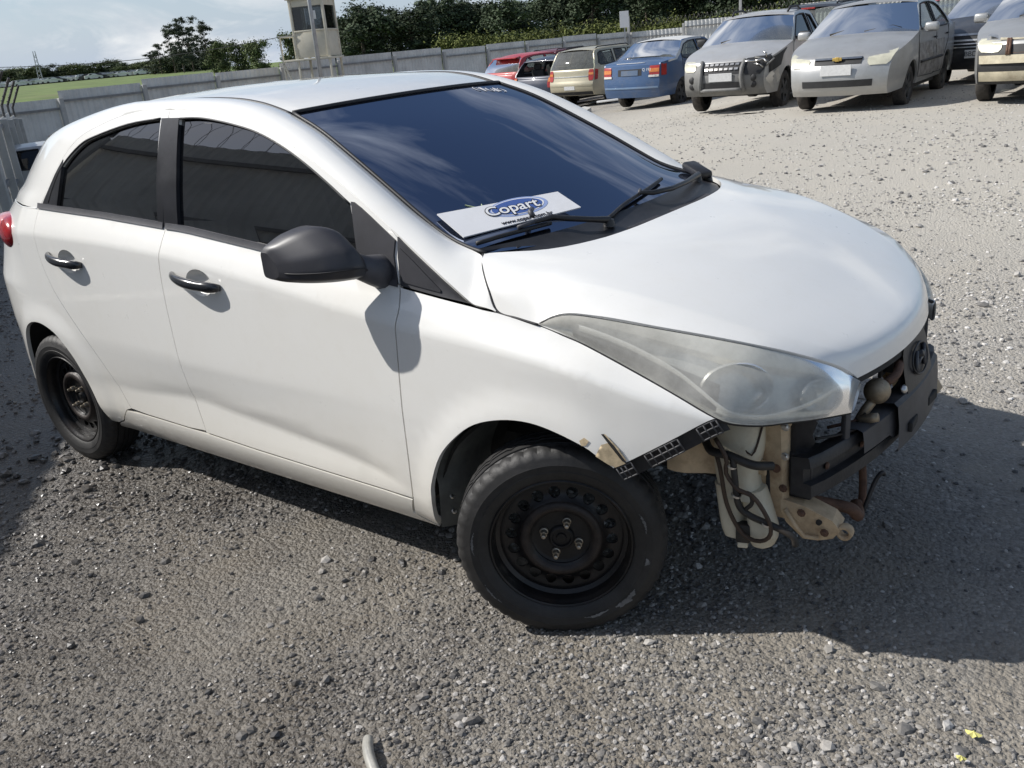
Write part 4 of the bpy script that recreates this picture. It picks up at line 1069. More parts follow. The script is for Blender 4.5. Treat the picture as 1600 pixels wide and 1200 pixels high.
MB().tube([(.652, .0, .56), (.672, .0, .60), (.69, 0, .64), (.735, 0, .66)], .010, 6).build('emblem_stay', BEAM, emb, True)

# washer bottle: broad top, two legs, filler cap
def column(secs, n=20, e=.7):
    m = MB(); rows = []
    for (cx, cy, cz, hx, hy) in secs:
        rows.append([(cx + hx * abs(math.cos(t)) ** e * math.copysign(1, math.cos(t)), cy + hy * abs(math.sin(t)) ** e * math.copysign(1, math.sin(t)), cz) for t in np.linspace(0, 2 * PI, n + 1)])
    m.grid(rows); k = n + 1; m.f.append(tuple(range(k - 1, 0, -1))); m.f.append(tuple(range((len(secs) - 1) * k, len(secs) * k - 1))); return m
def smooth_secs(s, n): return [tuple(r) for r in crv(s, n)]
wb = column(smooth_secs([(.44, -.555, .655, .050, .040), (.445, -.558, .63, .060, .05), (.445, -.56, .57, .062, .054), (.440, -.56, .50, .055, .052), (.445, -.562, .46, .052, .05), (.455, -.565, .43, .055, .05)], 14)).build('washer_bottle', BOTTLE, car, True, auto=60)
column(smooth_secs([(.425, -.57, .46, .036, .042), (.428, -.572, .40, .032, .036), (.435, -.575, .34, .030, .032), (.440, -.575, .312, .026, .028)], 9)).build('bottle_leg', BOTTLE, wb, True, auto=60)
column(smooth_secs([(.480, -.565, .455, .032, .038), (.500, -.570, .40, .034, .034), (.515, -.575, .35, .036, .034), (.514, -.575, .312, .032, .030), (.508, -.575, .298, .020, .022)], 11)).build('bottle_leg', BOTTLE, wb, True, auto=60)
MB().box((.470, -.597, .335), (.036, .030, .052), rz=.3, bev=.004).build('washer_pump', HOSE, wb, True, auto=40)
MB().box((.470, -.600, .302), (.026, .022, .016), rz=.3, bev=.003).build('pump_connector', BOTTLE, wb, True, auto=40)
# radiator support upright and the tow bracket below it
for sgn in (-1, 1):
    rows = []
    for (x, y, z, w) in ((.515, .535, .66, .034), (.518, .535, .60, .036), (.52, .533, .54, .036), (.522, .53, .48, .034), (.522, .528, .42, .036), (.535, .525, .385, .040), (.56, .522, .365, .042)):
        rows.append([(x - w, sgn * (y - .03), z), (x - w, sgn * (y + .012), z), (x + w - .008, sgn * (y + .016), z), (x + w, sgn * (y + .004), z), (x + w, sgn * (y - .03), z)])
    up = MB().grid(rows).build('radiator_support', BEIGE, car, True, auto=35)
    MB().lathe([(.0, .004), (.011, .004), (.011, -.004)], 14, Matrix.Translation((.535, sgn * .5475, .508)) @ Matrix.Rotation(sgn * -PI / 2, 4, 'X')).build('support_hole', RUST, up)
    for z in (.60, .575):
        MB().box((.492, sgn * .549, z), (.02, .006, .014), bev=.002).build('support_slot', DARK, up)
    # bracket: sloping box with turned lip
    v = [(.545, .545, .425), (.600, .540, .415), (.672, .530, .385), (.690, .525, .360), (.672, .520, .330), (.640, .522, .318), (.600, .532, .318), (.560, .542, .360), (.548, .548, .392)]
    m = MB()
    top = [(x, sgn * y, z) for x, y, z in v]; bot = [(x - .012, sgn * (y - .075), z - .006) for x, y, z in v]
    n = len(v); m.add(top + bot, [tuple(range(n)) if sgn < 0 else tuple(reversed(range(n)))] + [(i, (i + 1) % n, (i + 1) % n + n, i + n) for i in range(n)] + [tuple(reversed(range(n, 2 * n)))])
    tb = m.build('tow_bracket', BEIGE, car)
    MB().tube([(.560, sgn * .549, .400), (.585, sgn * .548, .360), (.607, sgn * .541, .330), (.640, sgn * .530, .328)], .006, 8).build('bracket_rib', BEIGE, tb, True)
    MB().lathe([(.0, .003), (.007, .003), (.008, -.003)], 12, Matrix.Translation((.640, sgn * .534, .375)) @ Matrix.Rotation(sgn * -PI / 2, 4, 'X')).build('bracket_hole', DARK, tb)
    if sgn < 0: MB().lathe([(.012, -.012), (.019, -.012), (.020, 0), (.019, .012), (.012, .012)], 18, Matrix.Translation((.698, sgn * .51, .352)) @ Matrix.Rotation(PI / 2, 4, 'X'), True).build('tow_eye', BEIGE, tb, True)
    MB().box((.40, sgn * .52, .60), (.16, .035, .06), rz=-sgn * .15, ry=.1, bev=.008).build('inner_rail', BEIGE, car, True, auto=40)
    MB().box((.33, sgn * .57, .545), (.20, .02, .10), ry=.35, bev=.006).build('inner_panel', BEIGE, car, True, auto=40)
    MB().box((.487, sgn * .556, .508), (.055, .010, .040), rz=sgn * .2, bev=.003).build('bottle_tab', BEIGE, car, True, auto=40)
    MB().box((.470, sgn * .535, .585), (.03, .03, .15), bev=.006).build('apron_post', BEIGE, car, True, auto=40)
    rows = [[(.27 + .20 * u, sgn * (.62 - .03 * u + .01 * math.sin(8 * u)), .60 - .12 * v + .05 * u * (1 - v)) for v in np.linspace(0, 1, 5)] for u in np.linspace(0, 1, 9)]
    MB().grid(rows).build('inner_apron', BEIGE, car, True)
    MB().box((.553, sgn * .50, .64), (.012, .09, .05), bev=.003).build('lamp_mount', BEIGE, car, True, auto=40)
# hoses and loom in front of the bottle
def hose(name, pts, r, m_): return MB().tube(crv(pts, 40), r, 8).build(name, m_, car, True)
hose('loom', [(.368, -.60, .575), (.402, -.635, .566), (.453, -.642, .566), (.51, -.638, .552), (.545, -.60, .540)], .011, HOSE)
hose('hose', [(.462, -.645, .565), (.47, -.650, .511), (.478, -.648, .442), (.503, -.64, .413), (.56, -.63, .393), (.605, -.62, .371), (.612, -.615, .345)], .0085, HOSE)
hose('hose', [(.421, -.655, .613), (.452, -.66, .568), (.449, -.655, .524), (.479, -.655, .487), (.520, -.65, .470), (.556, -.64, .403), (.549, -.63, .356), (.512, -.62, .332), (.470, -.615, .345), (.440, -.63, .423), (.429, -.645, .528), (.413, -.64, .575)], .0055, HOSEB)
hose('hose', [(.47, -.640, .47), (.505, -.645, .475), (.512, -.645, .452), (.492, -.64, .425)], .0055, HOSE)
hose('lower_pipe', [(.545, -.42, .365), (.60, -.36, .335), (.655, -.33, .318), (.668, -.30, .285), (.65, -.26, .30)], .017, RUST)
hose('lower_pipe', [(.648, -.22, .42), (.655, -.22, .34), (.66, -.24, .285)], .011, RUST)
hose('stay_wire', [(.67, -.27, .27), (.69, -.24, .36), (.705, -.23, .39), (.708, -.22, .38)], .006, BEAM)
# cast bulb and pipes behind the beam, sensor, lamp stay, upper tie bar
m = MB().lathe([(.001, -.036)] + [(.034 * math.sin(t), -.036 * math.cos(t)) for t in np.linspace(.3, PI - .3, 10)] + [(.001, .036)], 20, Matrix.Translation((.676, -.215, .616)) @ Matrix.Rotation(.5, 4, 'Y') @ Matrix.Rotation(.4, 4, 'X'))
bulb = m.build('cast_bulb', BRASS, car, True)
MB().tube(crv([(.668, -.232, .590), (.655, -.250, .565), (.640, -.255, .530), (.625, -.25, .500)], 16), .013, 10).build('bulb_pipe', BRASS, bulb, True)
MB().tube(crv([(.690, -.19, .632), (.705, -.15, .645), (.70, -.10, .66)], 10), .012, 10).build('bulb_pipe', RUST, bulb, True)
MB().tube([(.655, -.30, .565), (.690, -.298, .574), (.704, -.297, .578)], [.010, .013, .012], 10).build('sensor', BRASS, car, True)
MB().tube(crv([(.59, -.34, .545), (.62, -.32, .552), (.655, -.30, .562)], 10), .005, 6).build('sensor_lead', RUST, car, True)
MB().lathe([(.0, .012), (.008, .011), (.014, .006), (.014, 0)], 12, Matrix.Translation((.716, -.12, .592)) @ Matrix.Rotation(1.2, 4, 'Y')).build('cover_bolt', CHROME, car, True)
for sgn in (-1, 1):
    MB().box((.650, sgn * .385, .585), (.016, .022, .13), rz=sgn * .3, bev=.004).build('lamp_stay', BRACK, car, True, auto=40)
    MB().box((.545, sgn * .30, .672), (.05, .40, .028), rz=sgn * .12, bev=.006).build('tie_bar', BRACK, car, True, auto=40)
MB().box((.60, -.02, .66), (.03, .09, .07), rz=.2, bev=.005).build('latch_bracket', BEIGE, car, True, auto=40)
# torn, rusty corner of the fender: a flake of filler and a split
def flake(pts, off, m_, name):
    V, F = fill2d(densify(pts, .006), (), .008); P, N = side_pt(V, off)
    v = [tuple(p) for p in P]; return mesh_obj(name, v, F, m_, car, True)
FILLER = mat('filler_brown', (.50, .40, .26), .8, var=.25, scale=60)
flake([(.175, .580), (.190, .612), (.207, .618), (.222, .600), (.236, .585), (.247, .566), (.222, .553), (.205, .560)], .0012, FILLER, 'paint_chip')
flake([(.135, .617), (.148, .627), (.160, .619), (.152, .606), (.140, .604)], .0012, FILLER, 'paint_chip')
flake([(.190, .640), (.198, .641), (.218, .620), (.244, .582), (.250, .568), (.240, .572), (.214, .608)], .0024, DARK, 'split')
flake([(.196, .641), (.201, .640), (.232, .606), (.250, .575), (.247, .575), (.222, .612)], .0034, FILLER, 'split_edge')

# black air-guide beside the upright, torn along its edge; lamp plug with leads; bolts and clips
for sgn in (-1, 1):
    rows = []
    for u in np.linspace(0, 1, 14):
        z = .655 - .235 * u; w = .030 + .012 * math.sin(9 * u) + .008 * math.sin(23 * u)
        rows.append([(.556, sgn * .512, z), (.572, sgn * .515, z), (.572 + w, sgn * (.50 - .01 * u), z - .01), (.568 + w, sgn * .49, z - .012)])
    MB().grid(rows).build('air_guide', BEAM, car, True, auto=40)
    MB().box((.50, sgn * .565, .648), (.035, .026, .024), rz=sgn * .3, bev=.004).build('lamp_plug', HOSE, car, True, auto=40)
    for k in range(3):
        MB().tube(crv([(.495 + .008 * k, sgn * .572, .640), (.470 + .012 * k, sgn * (.59 + .008 * k), .600 - .02 * k), (.430 + .01 * k, sgn * .60, .585 + .012 * k), (.395, sgn * .585, .600)], 18), .0028, 6).build('lead', (HOSE, RUST, HOSEB)[k], car, True)
    for x, y, z in ((.556, .549, .625), (.556, .547, .545), (.552, .545, .455), (.600, .546, .398), (.655, .534, .350)):
        MB().lathe([(.0, .008), (.0065, .0075), (.0075, .003), (.011, .002), (.011, 0)], 8, Matrix.Translation((x, sgn * y, z)) @ Matrix.Rotation(sgn * -PI / 2, 4, 'X')).build('bolt', RUST if z < .5 else CHROME, car)
    for y in (.46, .30, .12):
        MB().lathe([(.0, .007), (.007, .006), (.010, .002), (.010, 0)], 10, Matrix.Translation((beam_x(y) - .012, sgn * y, .497)) @ Matrix.Rotation(PI / 2, 4, 'Y')).build('bolt', RUST, car)
    MB().tube(crv([(.60, sgn * .46, .565), (.64, sgn * .40, .560), (.668, sgn * .32, .556), (.66, sgn * .26, .566)], 16), .004, 6).build('lead', HOSE, car, True)
for (x, y, z) in ((.463, -.652, .545), (.476, -.655, .47), (.545, -.636, .398)):
    MB().lathe([(.012, -.003), (.013, 0), (.012, .003)], 12, Matrix.Translation((x, y, z)) @ Matrix.Rotation(.4, 4, 'Y')).build('hose_clip', CHROME, car, True)
# ================================================================ fences, booth, trees, far yard
def T(x, y): return float(terrain(x, y))
CONC = mat('fence_concrete', (.46, .455, .435), .9, var=.2, scale=3, dirt=((.17, .165, .155), .6, 1.5), bmp=.3, bscale=30)
SHEET = mat('fence_sheet', (.66, .655, .625), .75, var=.16, scale=1.2, dirt=((.34, .33, .31), .6, .9))
WIRE = mat('razor_wire', (.10, .095, .09), .5, .6, var=.3, scale=9)
RAILM = mat('fence_rail', (.24, .24, .235), .8, var=.2, scale=4)
def fence_run(root, pts, top, height, spacing, whites, coil_r, post_h, seed, face=1.):
    """corrugated panels between posts; every panel, post and rail is a part"""
    g = np.random.default_rng(seed); P = densify(pts, spacing, False); n = len(P)
    for i in range(n - 1):
        a, b_ = P[i], P[i + 1]; d = b_ - a; L = np.linalg.norm(d); t = d / L; nr = np.array([-t[1], t[0]]) * face
        zt = top(a[0], a[1]) + g.normal(0, .035); z0 = zt - height
        rows = []; ribs = max(6, int(L / .19))
        for k in range(ribs * 4 + 1):
            u = k / (ribs * 4); q = a + d * (.012 + u * .976); o = .028 if (k % 4) in (0, 1) else -.0
            rows.append([(q[0] + nr[0] * o, q[1] + nr[1] * o, z0), (q[0] + nr[0] * o, q[1] + nr[1] * o, zt)])
        MB().grid(rows).build('panel', SHEET, root)
        for hz in (.28, 1.30):
            m = MB().bar((a[0] - nr[0] * .05, a[1] - nr[1] * .05, zt - hz), (b_[0] - nr[0] * .05, b_[1] - nr[1] * .05, zt - hz), .05, .06); m.build('rail', RAILM, root)
    for i in range(n):
        a = P[i]; d = P[min(i + 1, n - 1)] - P[max(i - 1, 0)]; t = d / np.linalg.norm(d); nr = np.array([-t[1], t[0]]) * face; zt = top(a[0], a[1])
        tall = whites and i % 2 == 0; zz = zt + (post_h if tall else -.14)
        m = MB().box((a[0] - nr[0] * .09, a[1] - nr[1] * .09, (zt - height + zz) / 2 - .1), (.13, .13, zz - zt + height + .2), rz=math.atan2(t[1], t[0]), bev=.012); m.build('post', CONC, root)
    # coil of razor wire along the top
    if coil_r <= 0: return
    C = densify(pts, .05, False); pt = []
    if coil_r > .18: C = C[C[:, 0] > -9.5]
    for i, q in enumerate(C):
        a = i * .05 / .22 * 2 * PI; zt = top(q[0], q[1]); d = C[min(i + 1, len(C) - 1)] - C[max(i - 1, 0)]; t = d / (np.linalg.norm(d) + 1e-9); nr = np.array([-t[1], t[0]])
        for h_ in (0, .5):
            aa = a + h_ * .05 / .22 * 2 * PI
            pt.append((q[0] + nr[0] * coil_r * math.cos(aa) + t[0] * h_ * .05, q[1] + nr[1] * coil_r * math.cos(aa) + t[1] * h_ * .05, zt + coil_r * .9 + coil_r * math.sin(aa)))
    tag(MB().tube(pt, .0032 if coil_r > .18 else .010, 4, False).build('razor_wire', WIRE, root), kind='stuff')
# the far fence: along the left end of the yard, then round the back
def top_far(x, y):
    if x < -23.9: return float(np.interp(y, [3, 8, 14, 22, 30, 42], [1.05, 1.15, 1.45, 1.60, 1.52, 1.48]))
    return float(np.interp(x, [-25, -18, -11, 0, 12], [1.65, 1.92, 2.28, 2.42, 2.45]))
ff = empty('metal_fence', (-25, 20, -1), 0, 'long grey corrugated fence with razor wire closing off the far side of the yard', 'fence')
ff.location = (0, 0, 0)
fence_run(ff, [(-25.3, 6.0), (-25, 22), (-25, 34), (-24, 42)], top_far, 2.45, 2.5, False, 0, .45, 4, 1)
fence_run(ff, [(-24, 42), (-16, 45), (9, 47.5)], top_far, 2.45, 2.35, True, .13, .75, 5, 1)
# the near fence: comes in from the left edge and passes to the right of the camera's back
nf = empty('perimeter_fence', (0, 0, 0), 0, 'tall shaded concrete-post fence with razor wire, coming in at the left edge', 'fence')
fence_run(nf, [(-24.6, 9.7), (-12.3, 3.35), (-1.5, -6.0), (8, -14)], lambda x, y: T(x, y) + 1.9 + 1.15 * float(sstep((x + 11.5) / 4)), 3.0, 2.6, False, .20, 0, 9, -1)
g = MB()
for (x, y) in densify([(-24.6, 9.7), (-12.3, 3.35), (-1.5, -6.0)], 2.6, False):
    z = T(x, y) + 1.82 + 1.15 * float(sstep((x + 11.5) / 4)); arm = MB().tube([(x, y, z), (x - .02, y + .02, z + .25), (x + .33, y + .16, z + .78)], .028, 6)
    for k in range(6): arm.box((x + .33 * k / 6, y + .16 * k / 6, z + .25 + .53 * k / 6), (.07, .02, .02), rz=k)
    arm.build('wire_arm', WIRE, nf)
# guard booth on legs
CREAM = mat('booth_cream', (.62, .58, .47), .8, var=.1, scale=2, dirt=((.36, .30, .20), .5, 3))
BGL = glass('booth_glass', (.01, .01, .01), (.45, .48, .5), .02)
PEWTER = mat('galvanised', (.42, .43, .44), .5, .5, var=.2, scale=5)
bt = empty('guard_booth', (-23.0, 19.4, T(-23.0, 19.4)), R(28), 'cream guard booth raised on thin legs in front of the far fence', 'booth')
bz = 1.62 - bt.location.z; hw = .55
def bpart(name, c, d, m_, bev=.01): return MB().box(c, d, bev=bev).build(name, m_, bt, True, auto=40)
for sx in (-1, 1):
    for sy in (-1, 1): bpart('corner_post', (sx * hw, sy * hw, bz + .92), (.09, .09, 1.86), CREAM); bpart('leg', (sx * hw, sy * hw, bz / 2), (.07, .07, bz), CREAM)
for sx, sy in ((1, 0), (-1, 0), (0, 1), (0, -1)):
    dx, dy = (.04, 1.02) if sx else (1.02, .04)
    w_ = bpart('wall_panel', (sx * hw, sy * hw, bz + .42), (dx, dy, .80), CREAM)
    pn = MB().box((sx * hw, sy * hw, bz + 1.22), (dx * .3 if sx else dx * .94, dy * .3 if sy else dy * .94, .74)).build('window', BGL, bt)
    bpart('sill', (sx * (hw + .02), sy * (hw + .02), bz + .84), (dx + .03, dy + .03, .05), CREAM)
    bpart('header', (sx * hw, sy * hw, bz + 1.69), (dx, dy, .22), CREAM)
bpart('roof', (0, 0, bz + 1.86), (1.32, 1.32, .12), CREAM); bpart('deck', (-.2, 0, bz - .03), (1.7, 1.25, .07), CREAM)
for a, b_ in (((-1.05, -.6, bz), (-1.05, -.6, bz + .75)), ((-1.05, .6, bz), (-1.05, .6, bz + .75)), ((-1.05, -.6, bz + .72), (-1.05, .6, bz + .72)), ((-1.05, -.6, bz + .72), (-.55, -.6, bz + .72)), ((-1.05, -.6, 0), (-1.05, -.6, bz))):
    MB().bar(a, b_, .05).build('railing', CREAM, bt)
MB().bar((-1.05, -.6, bz - .1), (-.3, -.6, .3), .05).build('brace', CREAM, bt)
bpart('notice', (.20, -hw - .03, bz + 1.30), (.20, .01, .26), mat('notice_paper', (.7, .7, .68), .8), .002)
lp = MB().tube([(-22.2, 18.6, T(-22.2, 18.6)), (-22.2, 18.6, 7.5)], [.075, .05], 10).build('lamp_pole', PEWTER, None, True)
tag(lp, 'slim galvanised pole standing right in front of the guard booth', 'pole')
# sign on a post, utility wire, radio mast
sg = empty('yard_sign', (-21.5, 37.2, T(-21.5, 37.2)), R(28), 'small white sign board on a thin post above the far fence', 'sign')
MB().box((0, 0, 1.55), (.06, .06, 3.1)).build('post', PEWTER, sg); MB().box((0, -.05, 3.02), (.42, .03, .72), bev=.004).build('board', mat('sign_white', (.75, .75, .74), .6), sg)
# trees
def leaf_mat(name, c):
    m_, n_, b_ = nodes_of(name); a_ = n_.nodes.new('ShaderNodeAttribute'); a_.attribute_name = 'tone'
    oi = n_.nodes.new('ShaderNodeObjectInfo')
    c0 = ramp(n_, a_.outputs['Fac'], [(0, tuple(v * .5 for v in c)), (.5, c), (1, tuple(min(1, v * 1.7) for v in c))])
    hs = n_.nodes.new('ShaderNodeHueSaturation'); lk(n_, c0, hs.inputs['Color'])
    mr_ = n_.nodes.new('ShaderNodeMapRange'); mr_.inputs[3].default_value = .65; mr_.inputs[4].default_value = 1.35; lk(n_, oi.outputs['Random'], mr_.inputs[0]); lk(n_, mr_.outputs[0], hs.inputs['Value'])
    lk(n_, hs.outputs[0], b_.inputs['Base Color']); b_.inputs['Roughness'].default_value = .8; b_.inputs['Specular IOR Level'].default_value = .15
    return m_
BARK = mat('bark', (.10, .08, .065), .95, var=.4, scale=5)
def crown_mesh(name, lobes, n, size, m_, seed):
    """many small leaf sprays spread through several lobes"""
    g = np.random.default_rng(seed); w = np.array([l[3] * l[4] * l[5] for l in lobes]) ** .7; pick = g.choice(len(lobes), n, p=w / w.sum()); L = np.array(lobes)[pick]
    d = g.normal(size=(n, 3)); d /= np.linalg.norm(d, axis=1, keepdims=True); rr = np.minimum(np.abs(g.normal(0, .62, n)) + .15, 1.7)
    C = L[:, :3] + d * rr[:, None] * L[:, 3:6]
    nrm = d + g.normal(size=(n, 3)) * .6 + np.array([0, 0, .3]); nrm /= np.linalg.norm(nrm, axis=1, keepdims=True)
    t = np.cross(nrm, g.normal(size=(n, 3))); t /= np.linalg.norm(t, axis=1, keepdims=True); bt_ = np.cross(nrm, t); s = size * g.uniform(.5, 1.4, n)[:, None]
    V = np.stack([C - t * s, C + bt_ * s * .6, C + t * s * 1.1, C - bt_ * s * .7], 1).reshape(-1, 3); F = np.arange(4 * n).reshape(-1, 4)
    me = bpy.data.meshes.new(name); me.from_pydata([tuple(p) for p in V], [], [tuple(f) for f in F]); me.update()
    a = me.attributes.new('tone', 'FLOAT', 'POINT'); tone = np.clip(.5 + g.normal(0, .22, n) + .25 * (vnoise(C[:, 0] + C[:, 2], C[:, 1], 1.1, seed) - .5), 0, 1); a.data.foreach_set('value', np.repeat(tone, 4).astype(np.float32))
    me.materials.append(m_); return me
def trunk_mesh(name, h, r, lobes, seed):
    g = np.random.default_rng(seed); m = MB(); m.tube([(0, 0, -.3), (.08 * h * .1, 0, h * .35), (0, .05, h * .7), (0, 0, h * .86)], [r, r * .8, r * .5, r * .2], 8)
    for l in lobes[:6]:
        z = h * g.uniform(.35, .6); m.tube([(0, 0, z), (l[0] * .5, l[1] * .5, z + (l[2] - z) * .55), (l[0] * .9, l[1] * .9, l[2])], [r * .4, r * .28, r * .1], 6)
    me = bpy.data.meshes.new(name); me.from_pydata([tuple(p) for p in m.v], [], m.f); me.materials.append(BARK); return me
def lobes_round(h, w, k, seed, lo=.35):
    g = np.random.default_rng(seed); out = []
    for i in range(k):
        a = g.uniform(0, 2 * PI); r = w * g.uniform(.1, .62); z = h * g.uniform(lo, .88); q = w * g.uniform(.26, .46) * (1.1 - .4 * abs(z / h - .6))
        out.append((r * math.cos(a), r * math.sin(a), z, q, q, q * g.uniform(.7, 1.0)))
    return out
DKG = leaf_mat('dark_leaves', (.062, .082, .048)); MDG = leaf_mat('mid_leaves', (.085, .105, .046)); YLG = leaf_mat('yellow_green_leaves', (.105, .120, .036)); EUC = leaf_mat('eucalyptus_leaves', (.065, .080, .055))
PRO = {}
for i in range(3):
    l = lobes_round(11, 4.6, 34, 40 + i, .15); l = [(a, c, z, q * .72, q * .72, q2 * .66) for a, c, z, q, _, q2 in l]; PRO['dark%d' % i] = (crown_mesh('crown', l, 11000, .17, DKG, 50 + i), trunk_mesh('trunk', 11, .22, l, 60 + i))
for i in range(2):
    l = lobes_round(6.5, 3.4, 26, 70 + i, .12); l = [(a, c, z, q * .7, q * .7, q2 * .66) for a, c, z, q, _, q2 in l]; PRO['mid%d' % i] = (crown_mesh('crown', l, 6500, .14, MDG, 80 + i), trunk_mesh('trunk', 6.5, .15, l, 90 + i))
    l = lobes_round(3.2, 2.6, 11, 75 + i, .15); PRO['bush%d' % i] = (crown_mesh('crown', l, 5200, .105, YLG, 85 + i), trunk_mesh('trunk', 3.2, .10, l, 95 + i))
for i in range(2):
    g = np.random.default_rng(120 + i); l = []
    for k in range(44):
        z = g.uniform(4.5, 14.8); a = g.uniform(0, 6.28); r = g.uniform(.2, 3.0) * (1.2 - .04 * z); q = g.uniform(.45, 1.1); l.append((r * math.cos(a), r * math.sin(a), z, q, q, q * .6))
    PRO['euc%d' % i] = (crown_mesh('crown', l, 7500, .15, EUC, 130 + i), trunk_mesh('trunk', 14, .2, l, 140 + i))
def plant(kind, az, D, s, label, group=None, dz=0., name='tree', cat='tree', sz=None):
    x = 1.28 + D * math.cos(R(az)); y = -2.5 + D * math.sin(R(az)); z = T(x, y) + dz
    o = empty(name, (x, y, z), random.uniform(0, 6.28), label, cat, group); o.scale = (s, s, sz or s)
    c, t = PRO[kind]; link(bpy.data.objects.new('crown', c), o); link(bpy.data.objects.new('trunk', t), o); return o
G1 = 'dark trees of the wood behind the far fence'; LB1 = 'dark green broad tree in the wood behind the far fence'
g = np.random.default_rng(31)
for k, az in enumerate(np.linspace(137.2, 93, 46)):
    D = 118 + 22 * g.random() - (10 if k % 3 else 0); hgt = float(np.interp(az, [93, 105, 112, 120, 126, 131, 134, 136.5, 138], [1.15, 1.1, 1.0, .82, .60, .68, .60, .66, .42]))
    plant('dark%d' % (k % 3), az + g.normal(0, .25), D, 1.05, LB1, G1, float(np.interp(az, [93, 112, 128, 138], [1.2, .4, -.4, -.6])), sz=hgt * g.uniform(.9, 1.12))
G2 = 'second rank of the wood behind the far fence'; LB2 = 'taller dark tree at the back of the wood'
for k, az in enumerate(np.linspace(124, 93, 20)):
    plant('dark%d' % ((k + 1) % 3), az + g.normal(0, .4), 165 + 20 * g.random(), 1.4, LB2, G2, 3.0, sz=1.5)
G3 = 'yellow-green bushes along the far fence'; LB3 = 'yellow-green bush growing along the outside of the far fence'
for k, az in enumerate(np.linspace(129.5, 97, 30)):
    plant('bush%d' % (k % 2), az + g.normal(0, .2), 70 + 14 * g.random(), 1.0, LB3, G3, 0, 'bush', 'bush', sz=g.uniform(.7, 1.05))
G4 = 'mid-green trees behind the guard booth'; LB4 = 'mid-green tree standing behind the guard booth'
for az, D, s in ((141.5, 95, .62), (142.6, 100, .6), (139.4, 100, .7), (143.6, 110, .62)): plant('mid%d' % (int(az) % 2), az, D, s, LB4, G4)
for k, (az, D, s, h_) in enumerate(((146.1, 175, .62, .60), (145.1, 170, .70, .66), (144.2, 178, .66, .62), (146.8, 180, .6, .42), (145.6, 168, .66, .60), (144.65, 182, .62, .58), (147.2, 185, .7, .34), (143.8, 180, .7, .40))): plant('euc%d' % (k % 2), az, D, s, 'tall thin eucalyptus rising out of the distant trees at left', 'distant eucalyptus trees', -1.2, sz=h_)
G5 = 'low distant trees along the left horizon'; LB5 = 'low dark tree on the horizon at the left'
for k, az in enumerate(np.r_[np.linspace(143.4, 149.6, 18), np.linspace(149.8, 158, 26)]):
    far_ = az > 147.2; D_ = (295 if far_ else 175) + 20 * g.random()
    plant('mid%d' % (k % 2) if k % 3 else 'dark%d' % (k % 3), az + g.normal(0, .15), D_, (1.05 if k % 3 else .7) * (1.5 if far_ else 1) * g.uniform(.85, 1.2), LB5, G5, -.9, sz=(.80 if far_ else .56) * g.uniform(.8, 1.25) * (1 if k % 3 else .65))
# grass field beyond the left fence, with a far row of stored cars
GRM = mat('field_grass', (.105, .150, .035), .95, var=.35, scale=.4, dirt=((.20, .17, .09), .5, .15), bmp=.5, bscale=8)
rows = []
for x in np.linspace(-27, -420, 50):
    rows.append([(x, y, T(x, y) + .06) for y in np.linspace(-10, 240, 34)])
tag(MB().grid(rows).build('field', GRM, None, True), kind='structure')
MAST = empty('radio_mast', (1.28 + 260 * math.cos(R(153.0)), -2.5 + 260 * math.sin(R(153.0)), 0), 0, 'thin lattice radio mast far off on the left horizon', 'mast')
m = MB()
for i in range(3):
    a = i * 2.094; m.tube([(.8 * math.cos(a), .8 * math.sin(a), -1), (.3 * math.cos(a), .3 * math.sin(a), 9.5)], .09, 4)
m.build('mast_legs', PEWTER, MAST); m = MB()
for k in range(8):
    z = k * 1.1; r = .8 - .05 * k
    for i in range(3): a, b_ = i * 2.094, (i + 1) * 2.094; m.bar((r * math.cos(a), r * math.sin(a), z), (r * math.cos(b_), r * math.sin(b_), z + 1.1), .08)
m.build('mast_bracing', PEWTER, MAST)
def azp(az, D, z): return (1.28 + D * math.cos(R(az)), -2.5 + D * math.sin(R(az)), z)
tag(MB().tube([azp(160 - 22 * t, 62 - 8 * t, 1.555 + (62 - 8 * t) * math.tan(R(1.52 + .10 * t)) - .7 * math.sin(PI * t)) for t in np.linspace(0, 1, 20)], .018, 5).build('power_line', RUBBER, None), 'single dark cable strung across the sky at the upper left', 'cable')
# ================================================================ the stored cars across the yard
def car_paint(name, col, metal=.0, dirt=.35, dcol=(.32, .28, .22), rough=.38):
    m = mat(name, col, rough, metal, var=.08, scale=2.5, coat=.35, dirt=(dcol, dirt, 3.2)); return m
CGLASS = glass('car_glass', (.012, .013, .014), (.52, .56, .55), .03, haze=.16, hazecol=(.42, .44, .42), spec_ior=1.20)
CDARKG = glass('car_dark_glass', (.008, .008, .009), (.05, .05, .055), .03)
CLAMP = mat('old_headlamp', (.58, .56, .44), .22, .1, var=.15, scale=9, coat=.7)
CRED = mat('tail_red', (.34, .03, .025), .25, var=.25, scale=12, coat=.5); CORA = mat('tail_orange', (.60, .20, .05), .25, var=.2, scale=12, coat=.5); CWHT = mat('tail_white', (.65, .62, .58), .25, var=.1, coat=.5)
CTYRE = mat('old_tyre', (.035, .032, .030), .85, var=.4, scale=8, dirt=((.16, .14, .115), .7, 4)); CALLOY = mat('alloy_grey', (.40, .40, .40), .4, .6, var=.2, scale=12); CSTEEL = mat('dull_steel', (.06, .06, .06), .5, .4, var=.3, scale=10)
CPLATE = mat('plate_grey', (.60, .60, .59), .6, var=.1, scale=30); CBLK = mat('trim_black', (.020, .020, .021), .6, var=.3, scale=9); CGREY = mat('trim_grey', (.16, .16, .155), .6, var=.2, scale=6, dirt=((.30, .27, .22), .4, 3))
CINT = mat('car_interior', (.045, .045, .045), .9, var=.3, scale=6)
